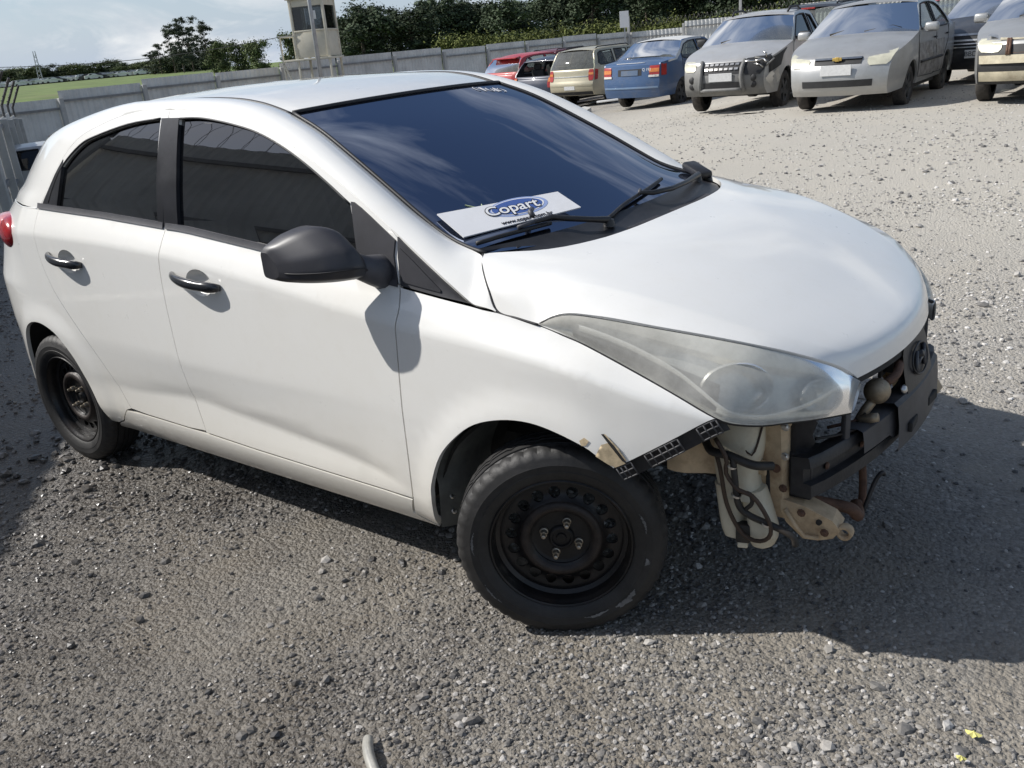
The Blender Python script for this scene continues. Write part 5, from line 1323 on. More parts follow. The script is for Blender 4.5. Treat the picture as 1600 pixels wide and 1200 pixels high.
class Car:
    """outline: side silhouette from front sill over the roof to the rear sill; parts come from it"""
    def __init__(s, name, label, x, y, heading, outline, segs, W, wb, paintm, axles, belt, wins, group='wrecked cars stored across the yard', top_w=.76, wr=.285, taper=.14, z=None):
        s.root = empty(name, (x, y, T(x, y) if z is None else z), heading, label, 'car', group)
        s.o = np.array(outline); s.segs = segs; s.W = W / 2; s.p = paintm; s.ax = axles; s.belt = belt; s.top_w = top_w; s.wr = wr; s.taper = taper
        s.xf, s.xr = s.o[:, 0].max(), s.o[:, 0].min(); s.zt = s.o[:, 1].max()
        s.side(wins); s.strips(); s.wheels()
    def Y(s, x, z):
        x = np.asarray(x, float); z = np.asarray(z, float)
        f = np.clip((x - (s.xf - .75)) / .75, 0, 1); r = np.clip(((s.xr + .6) - x) / .6, 0, 1)
        y = s.W - s.taper * f ** 2.2 - s.taper * .75 * r ** 2.2
        y = y - .05 * np.clip((.42 - z) / .25, 0, 1) ** 1.5 - .012 * np.abs(z - .62) / .3 * (z < s.belt)
        t = np.clip((z - s.belt) / (s.zt - s.belt), 0, 1.05)
        return y * (1 - (1 - s.top_w) * (.85 * t + .15 * t * t)) - .02 * (t > 0) * np.clip(t * 8, 0, 1)
    def lift(s, V, sg, off=0.): return np.stack([V[:, 0], sg * (s.Y(V[:, 0], V[:, 1]) + off), V[:, 1]], 1)
    def patch(s, name, poly, m, sg, off, parent=None, step=.09, holes=(), thick=0.):
        V, F = fill2d(densify(poly, .06), [densify(h, .06) for h in holes], step); P = s.lift(V, sg, off); F = F if sg < 0 else F[:, ::-1]
        o = MB().add(P, F); 
        if thick:
            for a, b_ in boundary(F): o.add([P[a], P[b_], P[b_] - (0, sg * thick, 0), P[a] - (0, sg * thick, 0)], [(1, 0, 3, 2)])
        return o.build(name, m, parent or s.root, True, auto=45)
    def side(s, wins):
        low = []
        for ax in s.ax:
            t = np.linspace(0, PI, 15); R_ = s.wr + .065; low.append([(ax + R_ * math.cos(q), s.wr - .01 + R_ * math.sin(q)) for q in t])
        fx, fz = s.o[0]; rx, rz = s.o[-1]
        bottom = [(rx, rz)] + low[1][::-1] + low[0][::-1]
        poly = [tuple(p) for p in crvp(s.o, 3)] + bottom[1:]
        poly = [p for i, p in enumerate(poly) if i == 0 or abs(p[0] - poly[i-1][0]) + abs(p[1] - poly[i-1][1]) > .004]
        for sg in (-1, 1):
            b_ = s.patch('body_side', poly, s.p, sg, 0, holes=wins['holes'], thick=.03)
            for h in wins['holes']:
                if sg in wins.get('no_glass', ()): continue
                s.patch('side_window', list(inset(densify(h, .06), -.012)), wins['glass'], sg, -.012, b_)
            for h in wins['holes']:
                L = densify(h, .05); P = s.lift(np.array(list(L) + [L[0]]), sg, .002); MB().tube(P, .012, 5).build('window_seal', CBLK, b_, True)
            for ln in wins.get('doors', ()):
                P = s.lift(densify(ln, .05, False), sg, .0005); MB().tube(P, .0055, 5).build('door_gap', CBLK, b_, True)
            for hx, hz in wins.get('handles', ()):
                P = s.lift(np.array([(hx - .07, hz), (hx, hz), (hx + .07, hz)]), sg, .018); MB().tube(P, [.012, .016, .012], 8).build('door_handle', wins.get('hmat', CBLK), b_, True)
            if wins.get('rub'):
                z0 = wins['rub']; P = s.lift(densify([(s.ax[0] - .45, z0), (s.ax[1] + .45, z0)], .1, False), sg, .006); MB().tube(P, .02, 6).build('side_moulding', wins.get('rubm', CBLK), b_, True)
    def endbow(s, x):
        f = float(sstep((x - (s.xf - .60)) / .55)); r = float(sstep(((s.xr + .45) - x) / .42)); return .14 * f - .09 * r
    def row(s, x, z, bow, crown, n=15):
        ye = float(s.Y(x, z)); e = s.endbow(x); k = float(sstep((s.xf - .04 - x) / .45) * sstep((x - s.xr - .02) / .25)); bow = bow if abs(x) < min(s.xf, -s.xr) - .7 else 0
        return [(x + (bow + e) * (1 - abs(q) ** 2.4), q * ye, z + crown * k * (1 - abs(q) ** 2.2)) for q in np.linspace(-1, 1, n)]
    def strips(s):
        s.part = {}
        for name, i0, i1, m, bow, crown in s.segs:
            seg = crvp(s.o[i0:i1 + 1], 4) if i1 - i0 > 0 else s.o[i0:i1 + 1]
            s.part[name] = MB().grid([s.row(x, z, bow * (1 if x > 0 else -1) if isinstance(bow, (int, float)) else 0, crown) for x, z in seg]).build(name, m, s.root, True, auto=50)
        # dark cabin block and floor so that gaps stay dark
        MB().box((( s.ax[0] + s.ax[1]) / 2, 0, .42), (s.ax[0] - s.ax[1] - .75, s.W * 1.7, .45)).build('floor', CINT, s.root)
        MB().box(((s.ax[0] + s.ax[1]) / 2, 0, .45), (s.xf - s.xr - .5, s.W * 1.1, .34)).build('chassis', CBLK, s.root)
    def front(s, i, t): 
        P = crvp(s.o, 1); return P
    def face(s, x, z, q, bow, off=0.):
        """point on the front or rear fascia: q across -1..1"""
        ye = float(s.Y(x, z)); sg = 1 if x > 0 else -1
        return (x + s.endbow(x) * (1 - abs(q) ** 2.4) + sg * off, q * (ye + .004), z + (off * .4 if x > 0 and z > .7 else 0))
    def fx(s, z, front=True):
        o = s.o; k = len(o) // 2; h = o[:k] if front else o[k:][::-1]
        h = h[h[:, 1] < s.belt + .12]; return float(np.interp(z, h[:, 1], h[:, 0]))
    def fpatch(s, name, z0, z1, q0, q1, bow, off, m, front=True, parent=None, nz_=6, nq=15, rnd=.0):
        rows = []
        for z in np.linspace(z0, z1, nz_):
            e = rnd * (abs((z - (z0 + z1) / 2) / ((z1 - z0) / 2)) ** 3)
            a, b_ = q0 + (q1 - q0) * e * .5, q1 - (q1 - q0) * e * .5
            rows.append([s.face(s.fx(z, front), z, q, bow, off) for q in np.linspace(a, b_, nq)])
        n = MB().grid(rows); n.grid([[(p[0] - (.03 if front else -.03), p[1], p[2]) for p in rows[0]], rows[0]]); n.grid([rows[-1], [(p[0] - (.03 if front else -.03), p[1], p[2]) for p in rows[-1]]])
        n.grid([[(p[0] - (.03 if front else -.03), p[1], p[2]) for p in (r[0] for r in rows)], [r[0] for r in rows]]); n.grid([[r[-1] for r in rows], [(p[0] - (.03 if front else -.03), p[1], p[2]) for p in (r[-1] for r in rows)]])
        return n.build(name, m, parent or s.root, True, auto=40)
    def wheels(s, rimm=None):
        r = s.wr
        prof = [(r * .62, .075), (r * .70, .088), (r * .86, .092), (r * .96, .080), (r, .062), (r, -.062), (r * .96, -.080), (r * .62, -.085)]
        for ax in s.ax:
            for sg in (-1, 1):
                w = bpy.data.objects.new('wheel', None); link(w, s.root)
                w.matrix_local = Matrix.Translation((ax, sg * (s.W - .13), r - .012)) @ Matrix.Rotation(-sg * PI / 2, 4, 'X') @ Matrix.Rotation(random.random() * 6, 4, 'Z')
                MB().lathe(prof, 28).build('tyre', CTYRE, w, True, auto=40)
                rm_ = s.__dict__.get('rimm', CSTEEL)
                m = MB().lathe([(r * .64, .070), (r * .62, .082), (r * .58, .070), (r * .56, .04), (r * .54, -.02)], 28); rim = m.build('rim', rm_, w, True, auto=40)
                d = MB().lathe([(r * .56, .035), (r * .40, .050), (r * .22, .060), (.001, .062)], 28); d.build('rim_disc', CBLK, w, True)
                m = MB()
                for k in range(5):
                    a = k * 2 * PI / 5; m.bar((r * .12 * math.cos(a), r * .12 * math.sin(a), .066), (r * .58 * math.cos(a), r * .58 * math.sin(a), .066), .075, .022)
                m.lathe([(r * .16, .060), (r * .14, .080), (.001, .082)], 14); m.build('spokes', rm_, w)
    def mirror(s, x, z, m, sides=(-1, 1)):
        for sg in sides:
            y = float(s.Y(x, z)); k = MB().box((x, sg * (y + .11), z + .03), (.11, .19, .13), bev=.035); k.box((x + .02, sg * (y + .02), z), (.06, .10, .05)); k.build('side_mirror', m, s.root, True, auto=50)
    def wiper(s, pts, parent): MB().tube(pts, .011, 5).build('wiper', CBLK, parent, True)
    def seats(s, x, z=.95):
        for sg in (-1, 1):
            m = MB().box((x, sg * .36, z), (.16, .46, .60), ry=-.2, bev=.06); m.box((x - .06, sg * .36, z + .38), (.10, .26, .17), bev=.04); m.build('seat', CINT, s.root, True, auto=45)
def text_mesh(name, body, size, M, m, parent, extrude=.001, bold=0.):
    c = bpy.data.curves.new(name, 'FONT'); c.body = body; c.size = size; c.extrude = extrude; c.align_x = 'CENTER'; c.align_y = 'CENTER'; c.offset = bold
    t = bpy.data.objects.new('tmp_text', c); COL.objects.link(t); dg = bpy.context.evaluated_depsgraph_get(); me = bpy.data.meshes.new_from_object(t.evaluated_get(dg)); bpy.data.objects.remove(t)
    me.transform(M); me.materials.clear(); me.materials.append(m); return link(bpy.data.objects.new(name, me), parent)
def face_M(x, y, z, front=True):
    """text frame on the front (+x) or rear (-x) face of a car"""
    return Matrix.Translation((x, y, z)) @ (Matrix(((0, 0, 1, 0), (1, 0, 0, 0), (0, 1, 0, 0), (0, 0, 0, 1))) if front else Matrix(((0, 0, -1, 0), (-1, 0, 0, 0), (0, 1, 0, 0), (0, 0, 0, 1))))

SILV = car_paint('silver_paint', (.46, .46, .455), .35, .40); SILV2 = car_paint('pale_silver_paint', (.43, .43, .42), .5, .45, (.26, .24, .20)); BLUE = car_paint('blue_paint', (.055, .105, .21), .1, .45, (.20, .19, .17)); BEIG = car_paint('beige_paint', (.44, .40, .29), .25, .35)
DBLU = car_paint('dark_blue_paint', (.035, .042, .065), .1, .35, (.16, .15, .14)); REDP = car_paint('red_paint', (.42, .030, .030), .0, .25); BURG = car_paint('burgundy_paint', (.14, .02, .025), .1, .3); DGRY = car_paint('dark_grey_paint', (.045, .045, .048), .3, .30, (.2, .19, .17)); WHTP = car_paint('plain_white_paint', (.70, .70, .68), 0, .2)
ROOFW = car_paint('white_roof_paint', (.62, .61, .58), 0, .3)
H_CAM = -PI / 2; H_AWAY = PI / 2
SEDAN = [(2.00, .24), (2.07, .34), (2.08, .48), (2.05, .62), (1.99, .71), (1.92, .765), (1.55, .87), (1.06, .965), (.98, .985), (.66, 1.19), (.36, 1.375), (.22, 1.415), (-.20, 1.435), (-.62, 1.42), (-.86, 1.385), (-1.15, 1.20), (-1.42, 1.055), (-1.55, 1.035), (-1.95, 1.00), (-2.05, .95), (-2.08, .74), (-2.10, .48), (-2.05, .27)]
def sedan_segs(p, glassm, rear=None): return [('front_bumper', 0, 4, p, .14, 0), ('hood', 4, 8, p, .05, .045), ('windscreen', 8, 10, glassm, .10, .02), ('roof', 10, 14, p, .0, .05), ('rear_window', 14, 16, rear or glassm, .08, .02), ('trunk_lid', 16, 19, p, .05, .03), ('rear_bumper', 19, 22, p, .10, 0)]
SED_W = dict(holes=[[(.86, 1.01), (.56, 1.20), (.30, 1.345), (.12, 1.365), (-.20, 1.375), (-.20, 1.005)], [(-.29, 1.005), (-.29, 1.375), (-.62, 1.355), (-.86, 1.30), (-1.12, 1.13), (-1.16, 1.035), (-.95, 1.01)]], glass=CGLASS, doors=[[(.93, .99), (.95, .70), (.88, .36), (-.20, .33), (-.26, .60), (-.245, 1.0)], [(-.245, 1.0), (-.26, .60), (-.22, .34), (-.72, .34), (-.92, .62), (-1.14, .78), (-1.17, 1.02)]], handles=[(-.12, .86), (-1.0, .88)], rub=.56)

# -- silver sedan with dented left flank
c = Car('silver_sedan', 'silver four-door sedan with a dented scraped left side, front towards the camera', -3.1, 13.0, H_CAM + .035, SEDAN, sedan_segs(SILV2, CGLASS), 1.62, 2.44, SILV2, (1.27, -1.17), 1.0, SED_W)
for sg in (-1, 1):
    h = c.fpatch('headlight', .63, .825, sg * .56, sg * .99, .10, .012, CLAMP, rnd=.3)
gr = c.fpatch('grille', .66, .80, -.46, .46, .14, .012, CBLK); c.fpatch('chrome_bar', .715, .738, -.45, .45, .14, .030, CHROME, parent=gr, nz_=2)
gold = mat('gold_badge', (.55, .38, .10), .4, .5); MB().box((2.165, 0, .727), (.02, .13, .045), bev=.008).build('badge', gold, gr); MB().box((2.170, 0, .727), (.02, .055, .060), bev=.008).build('badge_bar', gold, gr)
c.fpatch('lower_grille', .36, .45, -.72, .72, .14, .014, CBLK); pl = MB().box((2.225, 0, .585), (.014, .42, .14), ry=-.04, bev=.004).build('licence_plate', CPLATE, c.root)
c.mirror(.74, 1.0, SILV2); c.wiper([(1.02, -.45, 1.03), (.90, -.1, 1.10), (.92, .2, 1.09)], c.part['windscreen']); c.wiper([(1.02, .05, 1.04), (.90, .42, 1.09), (.94, .55, 1.05)], c.part['windscreen']); c.seats(-.25)
MB().lathe([(.19 + .016 * math.cos(t), .016 * math.sin(t)) for t in np.linspace(0, 2 * PI, 9)], 24, Matrix.Translation((.62, .36, 1.0)) @ Matrix.Rotation(-1.0, 4, 'Y')).build('steering_wheel', CGREY, c.root, True)
# crumpled, scraped door skin: a patch of bent sheet
SCR = mat('scraped_metal', (.30, .29, .28), .55, .4, var=.5, scale=9, dirt=((.08, .075, .07), .9, 5), bmp=.8, bscale=14)
rows = []
for u in np.linspace(0, 1, 12):
    row = []
    for v in np.linspace(0, 1, 9):
        x = .90 - 1.75 * u; z = .36 + .46 * v; e = math.sin(PI * u) * math.sin(PI * v); row.append((x, float(c.Y(x, z)) + .006 - .0 * e + .012 * e * math.sin(17 * u + 9 * v), z))
    rows.append(row)
MB().grid(rows).build('scraped_door_skin', SCR, c.root, False)
# -- silver pickup with smashed corner
PICK = [(1.98, .30), (2.08, .42), (2.10, .58), (2.06, .72), (2.00, .80), (1.93, .86), (1.55, .96), (1.06, 1.05), (.98, 1.075), (.68, 1.28), (.40, 1.465), (.26, 1.51), (-.10, 1.535), (-.42, 1.53), (-.60, 1.50), (-.68, 1.35), (-.76, 1.13), (-.84, 1.10), (-1.6, 1.10), (-2.18, 1.09), (-2.22, .90), (-2.22, .62), (-2.15, .42)]
PK_W = dict(holes=[[(.86, 1.10), (.56, 1.30), (.32, 1.45), (.10, 1.475), (-.16, 1.48), (-.16, 1.09)], [(-.26, 1.09), (-.26, 1.47), (-.48, 1.44), (-.64, 1.12), (-.6, 1.09)]], glass=CDARKG, doors=[[(.93, 1.08), (.97, .75), (.86, .42), (-.15, .40), (-.22, .7), (-.21, 1.09)]], handles=[(-.10, .96)], rub=.60, rubm=CGREY)
c = Car('silver_pickup', 'silver pickup truck with a grey bull bar and its front left corner smashed', -5.5, 14.4, H_CAM + .06, PICK, [('front_bumper', 0, 4, CGREY, .13, 0), ('hood', 4, 8, SILV, .05, .045), ('windscreen', 8, 10, CGLASS, .10, .02), ('roof', 10, 14, SILV, 0, .045), ('rear_window', 14, 16, CDARKG, .03, .01), ('load_cover', 16, 19, CBLK, 0, .02), ('tailgate', 19, 22, SILV, .05, 0)], 1.66, 2.7, SILV, (1.30, -1.40), 1.08, PK_W, wr=.315)
c.fpatch('headlight', .70, .86, -.99, -.66, .08, .010, CLAMP, rnd=.3)
gr = c.fpatch('grille', .65, .84, -.46, .46, .13, .012, CBLK)
for z in (.705, .775):
    for k in range(7):
        q = -.36 + .12 * k; c.fpatch('grille_slot', z, z + .032, q - .042, q + .042, .13, .024, CHROME, parent=gr, nz_=2, nq=2)
for q in (-.50, .50): MB().tube([c.face(c.fx(z), z, q + (.03 if q > 0 else -.03) * (z < .5), .13, .03) for z in (.36, .46, .60, .72, .84)], .035, 8).build('bull_bar', CGREY, c.root, True)
MB().tube([c.face(c.fx(.40), .40, q, .13, .03) for q in np.linspace(-.5, .5, 9)], .03, 8).build('bull_bar', CGREY, c.root, True)
c.fpatch('lower_grille', .43, .52, -.44, .44, .13, .014, CBLK); MB().box((2.245, 0, .60), (.014, .40, .13), bev=.004).build('licence_plate', CPLATE, c.root)
for q in (-.76, .76):
    for z in (.47, .57): MB().lathe([(.0, .012), (.05, .01), (.058, 0)], 16, Matrix.Translation(c.face(c.fx(z), z, q, .13, .0)) @ Matrix.Rotation(PI / 2, 4, 'Y')).build('fog_lamp', CBLK, c.root, True)
c.fpatch('torn_corner', .62, .92, .50, .985, .13, .016, CBLK, rnd=.35); c.patch('torn_wing', [(2.0, .62), (1.62, .72), (1.50, .88), (1.30, .98), (1.55, .93), (1.93, .84)], CBLK, 1, .008)
# torn-open corner: dark cavity, bent braces, folded fender skin
m = MB().box((1.86, .60, .76), (.30, .30, .26), rz=.2, bev=.03); m.build('open_lamp_bay', CBLK, c.root, True, auto=40)
for k in range(10):
    a = Vector((1.98 + .12 * random.random(), .46 + .3 * random.random(), .66 + .2 * random.random())); b_ = a + Vector((random.uniform(-.1, .22), random.uniform(-.22, .22), random.uniform(-.12, .12))); MB().tube([a, (a + b_) / 2 + Vector((.02, .03, .02)), b_], .014, 6).build('bent_brace', CGREY if k % 2 else CHROME, c.root, True)
rows = []
for u in np.linspace(0, 1, 8):
    rows.append([(1.72 + .34 * u, .80 - .16 * u * v + .04 * math.sin(9 * u + 5 * v), .62 - .26 * v + .05 * math.sin(7 * u) * (1 - v)) for v in np.linspace(0, 1, 6)])
MB().grid(rows).build('crumpled_wing', SILV, c.root, True, auto=30)
rows = [[(2.02 - .9 * u, .30 + .36 * v + .10 * u * v, .87 + .19 * u + .05 * v * math.sin(5 * u + .5) - .08 * v * v * (1 - u)) for v in np.linspace(0, 1, 6)] for u in np.linspace(0, 1, 9)]
MB().grid(rows).build('buckled_hood_edge', SILV, c.root, True, auto=30)
for sg in (-1, 1): MB().tube([(.30, sg * .50, 1.535), (.18, sg * .51, 1.60), (-.25, sg * .50, 1.615), (-.48, sg * .49, 1.555)], .018, 8).build('roof_bar', CBLK, c.root, True)
MB().tube([(-.72, -.56, 1.46), (-.78, 0, 1.56), (-.72, .56, 1.46)], .03, 8).build('cab_hoop', CBLK, c.root, True); MB().tube([(-.72, .60, 1.44), (-1.05, .70, 1.12)], .04, 8).build('cab_hoop_strut', CBLK, c.root, True)
c.mirror(.70, 1.10, CBLK); c.wiper([(1.03, -.45, 1.115), (.92, -.1, 1.18), (.93, .25, 1.18)], c.part['windscreen']); c.seats(-.10, 1.03)
# -- silver hatchback with bared front, cut by the right edge
HATCH = [(1.78, .26), (1.84, .36), (1.86, .50), (1.83, .64), (1.78, .74), (1.72, .80), (1.40, .90), (.98, .985), (.90, 1.01), (.58, 1.23), (.28, 1.41), (.14, 1.45), (-.35, 1.465), (-1.0, 1.44), (-1.40, 1.37), (-1.62, 1.18), (-1.76, .98), (-1.79, .94), (-1.80, .90), (-1.83, .86), (-1.87, .72), (-1.88, .48), (-1.82, .28)]
HT_W = dict(holes=[[(.78, 1.04), (.46, 1.25), (.22, 1.385), (.05, 1.40), (-.25, 1.41), (-.25, 1.03)], [(-.34, 1.03), (-.34, 1.41), (-.85, 1.40), (-1.22, 1.34), (-1.36, 1.20), (-1.30, 1.06)]], glass=CGLASS, doors=[[(.86, 1.01), (.90, .72), (.80, .36), (-.25, .34), (-.30, .62), (-.295, 1.03)], [(-.295, 1.03), (-.30, .6), (-.27, .34), (-.70, .34), (-.95, .60), (-1.25, .8), (-1.30, 1.05)]], handles=[(-.18, .90), (-1.14, .93)])
def hatch_segs(p, glassm, rear=None): return [('front_bumper', 0, 4, p, .12, 0), ('hood', 4, 8, p, .05, .045), ('windscreen', 8, 10, glassm, .10, .02), ('roof', 10, 14, p, 0, .05), ('rear_window', 14, 16, rear or glassm, .05, .015), ('tailgate', 16, 19, p, .04, .0), ('rear_bumper', 19, 22, p, .08, 0)]
c = Car('silver_hatchback', 'silver car stripped of its front bumper, cut off by the right edge', -0.58, 12.95, H_CAM - .02, HATCH, hatch_segs(SILV2, CGLASS), 1.64, 2.44, SILV2, (1.12, -1.32), 1.02, HT_W, wr=.285)
c.part['front_bumper'].data.materials[0] = CBLK
CREMT = mat('cream_crash_metal', (.50, .45, .33), .6, .1, var=.25, scale=6, dirt=((.22, .15, .09), .7, 5))
for sg in (-1, 1): c.fpatch('headlight', .66, .82, sg * .56, sg * .98, .10, .01, CLAMP, rnd=.3)
for z, hh_ in ((.57, .10), (.36, .12)): c.fpatch('crash_beam', z - hh_ / 2, z + hh_ / 2, -.95, .95, .12, .03, CREMT, nz_=4)
c.fpatch('radiator', .64, .78, -.40, .40, .10, .0, RUST, nz_=3); c.fpatch('upper_tie', .79, .83, -.6, .6, .10, .02, CREMT, nz_=2)
for q in (-.46, -.42, .44): MB().tube([c.face(c.fx(z), z, q, .12, .03) for z in (.62, .70, .80)], .018, 6).build('support_strut', RUST if q < 0 else CREMT, c.root, True)
rows = [[(1.78 - .25 * u, q * .60, .80 + .08 * u + .06 * math.sin(6 * q + 1.3) * (1 - u)) for q in np.linspace(-1, 1, 14)] for u in np.linspace(0, 1, 5)]
MB().grid(rows).build('torn_hood_edge', SILV2, c.root, True, auto=30)
c.mirror(.66, 1.03, SILV2); c.wiper([(.95, -.4, 1.05), (.84, 0, 1.12), (.86, .3, 1.11)], c.part['windscreen'])
# -- blue sedan, tail towards the camera
c = Car('blue_sedan', 'dirty blue sedan with a white roof pillar, tail towards the camera', -9.3, 18.3, H_AWAY - .02, SEDAN, sedan_segs(BLUE, CGLASS), 1.64, 2.44, BLUE, (1.27, -1.17), 1.0, SED_W)
for k in ('roof',): c.part[k].data.materials[0] = ROOFW
for sg in (-1, 1):
    P_ = c.patch('roof_stripe', [(.10, 1.385), (-.30, 1.39), (-.62, 1.375), (-.90, 1.305), (-1.20, 1.105), (-1.44, 1.01), (-1.80, .975), (-1.80, 1.01), (-1.50, 1.04), (-1.16, 1.205), (-.87, 1.380), (-.62, 1.415), (-.20, 1.43), (.10, 1.42)], ROOFW, sg, .007)
    t = c.fpatch('taillight', .70, .97, sg * .68, sg * .99, .08, .012, CRED, False, rnd=.2); c.fpatch('tail_band', .80, .88, sg * .68, sg * .98, .08, .018, CORA, False, t, nz_=3); c.fpatch('reverse_lens', .70, .745, sg * .66, sg * .98, .08, .018, CWHT, False, t, nz_=3)
    c.patch('taillight_side', [(-2.04, .72), (-1.88, .72), (-1.86, .96), (-2.02, .96)], CRED, sg, .006)
c.fpatch('plate_recess', .74, .88, -.42, .42, .10, .004, CBLK, False); c.fpatch('blank_plate', .745, .855, -.30, .30, .10, .012, car_paint('plate_back_blue', (.09, .13, .20), 0, .3), False)
c.fpatch('bumper_strip', .46, .50, -.96, .96, .10, .012, car_paint('pale_blue_strip', (.16, .24, .36), 0, .3), False); text_mesh('painted_number', 'Q 193', .085, face_M(-2.20, -.46, .86, False), WHTP, c.root)
rows_ = text_mesh('boot_lettering', 'P O L I C I A', .07, Matrix.Translation((-1.98, .0, 1.038)) @ Matrix(((0, 1, 0, 0), (-1, 0, 0, 0), (0, 0, 1, 0), (0, 0, 0, 1))), WHTP, c.root) if False else None
for sg in (1,): MB().tube([c.face(-2.06, 1.005, q, .06, -.05) for q in np.linspace(-.5, .5, 9)], .006, 5).build('boot_edge_trim', WHTP, c.root, True)
c.mirror(.74, 1.0, CBLK)
# -- beige wagon, tail towards the camera
WAG = [(1.98, .26), (2.05, .36), (2.06, .50), (2.03, .64), (1.97, .73), (1.90, .79), (1.52, .89), (1.04, .985), (.96, 1.01), (.64, 1.22), (.34, 1.41), (.20, 1.45), (-.6, 1.49), (-1.5, 1.475), (-1.82, 1.43), (-1.95, 1.20), (-2.04, .99), (-2.06, .95), (-2.07, .82), (-2.10, .70), (-2.13, .60), (-2.12, .46), (-2.05, .32)]
WG_W = dict(holes=[[(.84, 1.04), (.52, 1.25), (.28, 1.385), (.10, 1.40), (-.22, 1.42), (-.22, 1.03)], [(-.31, 1.03), (-.31, 1.42), (-.92, 1.43), (-.98, 1.05), (-.9, 1.03)], [(-1.09, 1.06), (-1.05, 1.42), (-1.62, 1.41), (-1.74, 1.36), (-1.84, 1.12), (-1.78, 1.07)]], glass=CGLASS, doors=[[(.92, 1.0), (.94, .7), (.86, .36), (-.22, .34), (-.28, .62), (-.265, 1.03)], [(-.265, 1.03), (-.27, .6), (-.24, .34), (-.74, .34), (-.94, .60), (-1.04, .85), (-1.03, 1.04)]], handles=[(-.14, .90), (-.90, .92)], rub=.55, rubm=BEIG)
def wagon_segs(p, glassm, rear=None): return [('front_bumper', 0, 4, p, .12, 0), ('hood', 4, 8, p, .05, .045), ('windscreen', 8, 10, glassm, .10, .02), ('roof', 10, 14, p, 0, .05), ('rear_window', 14, 16, rear or glassm, .05, .01), ('tailgate', 16, 19, p, .05, 0), ('rear_bumper', 19, 22, p, .09, 0)]
def wagon_tail(c, lamp=CRED, wiper=True):
    for sg in (-1, 1):
        t = c.fpatch('taillight', .70, .98, sg * .80, sg * .995, .05, .012, lamp, False, rnd=.3); c.fpatch('tail_band', .84, .90, sg * .81, sg * .99, .05, .018, CORA, False, t, nz_=2)
        c.patch('taillight_side', [(-2.06, .70), (-1.95, .72), (-1.91, .96), (-2.02, .98)], lamp, sg, .006)
    if wiper: c.wiper([(-2.09, .02, .985), (-2.06, -.10, 1.06), (-2.02, -.42, 1.14)], c.part['rear_window'])
def roof_bars(c, x0, x1, z):
    for sg in (-1, 1): MB().tube([(x0, sg * .50, z), (x0 - .14, sg * .51, z + .06), (x1 + .14, sg * .51, z + .055), (x1, sg * .50, z - .01)], .016, 8).build('roof_bar', CBLK, c.root, True)
c = Car('beige_wagon', 'beige station wagon with black roof bars, tail towards the camera', -12.85, 21.35, H_AWAY - .04, WAG, wagon_segs(BEIG, CGLASS), 1.64, 2.44, BEIG, (1.25, -1.19), 1.02, WG_W)
wagon_tail(c); roof_bars(c, .1, -1.65, 1.47); c.fpatch('bumper_strip', .56, .60, -.97, .97, .09, .012, BEIG, False); c.fpatch('chrome_strip', .80, .815, -.78, .78, .05, .012, CHROME, False, nz_=2)
c.fpatch('licence_plate', .47, .57, -.24, .24, .09, .012, CPLATE, False); c.fpatch('lower_valance', .33, .42, -.95, .95, .09, .006, CBLK, False); c.seats(-.2)
# -- dark blue hatchback without its rear window
H2 = dict(HT_W); c = Car('dark_hatchback', 'dark blue hatchback with its rear window missing, tail towards the camera', -14.9, 22.2, H_AWAY - .06, HATCH, [q for q in hatch_segs(DBLU, CGLASS) if q[0] != 'rear_window'], 1.64, 2.44, DBLU, (1.12, -1.32), 1.02, H2)
for sg in (-1, 1):
    t = c.fpatch('taillight', .66, .96, sg * .80, sg * .995, .04, .02, CRED, False, rnd=.35); c.fpatch('tail_band', .82, .93, sg * .82, sg * .98, .04, .028, CORA, False, t, nz_=3)
    c.patch('taillight_side', [(-1.82, .68), (-1.70, .74), (-1.64, .98), (-1.76, .96)], CORA, sg, .006)
MB().tube([c.row(-1.40, 1.37, -.05, .015)[k] for k in range(15)], .025, 6).build('roof_edge', DBLU, c.root, True); c.seats(-.3); c.seats(-1.05, .85)
# -- burgundy wagon and red hatchback further left
c = Car('burgundy_wagon', 'burgundy station wagon with black roof bars behind the dark hatchback', -17.5, 26.4, H_AWAY - .05, WAG, wagon_segs(BURG, CDARKG), 1.66, 2.44, BURG, (1.25, -1.19), 1.02, dict(WG_W, rubm=CBLK), z=-.35); wagon_tail(c, wiper=False); roof_bars(c, .1, -1.65, 1.47)
c = Car('red_hatchback', 'bright red hatchback with a roof spoiler, leftmost of the stored row', -17.4, 24.0, H_AWAY - .12, HATCH, hatch_segs(REDP, CGLASS), 1.66, 2.44, REDP, (1.12, -1.32), 1.02, dict(HT_W), z=-.35)
for sg in (-1, 1): c.fpatch('taillight', .72, .98, sg * .78, sg * .995, .04, .014, CRED, False, rnd=.3)
MB().box((-1.46, 0, 1.405), (.26, 1.06, .03), ry=-.15, bev=.012).build('roof_spoiler', REDP, c.root, True, auto=40); c.wiper([(-1.80, 0, 1.0), (-1.72, -.15, 1.08), (-1.66, -.4, 1.12)], c.part['rear_window']); MB().box((-1.84, 0, .88), (.03, .3, .05), bev=.006).build('tailgate_handle', CBLK, c.root)
c = Car('white_wagon', 'white station wagon mostly hidden behind the beige one', -15.0, 27.0, H_AWAY - .04, WAG, wagon_segs(WHTP, CGLASS), 1.64, 2.44, WHTP, (1.25, -1.19), 1.02, dict(WG_W)); roof_bars(c, .1, -1.65, 1.47); wagon_tail(c)
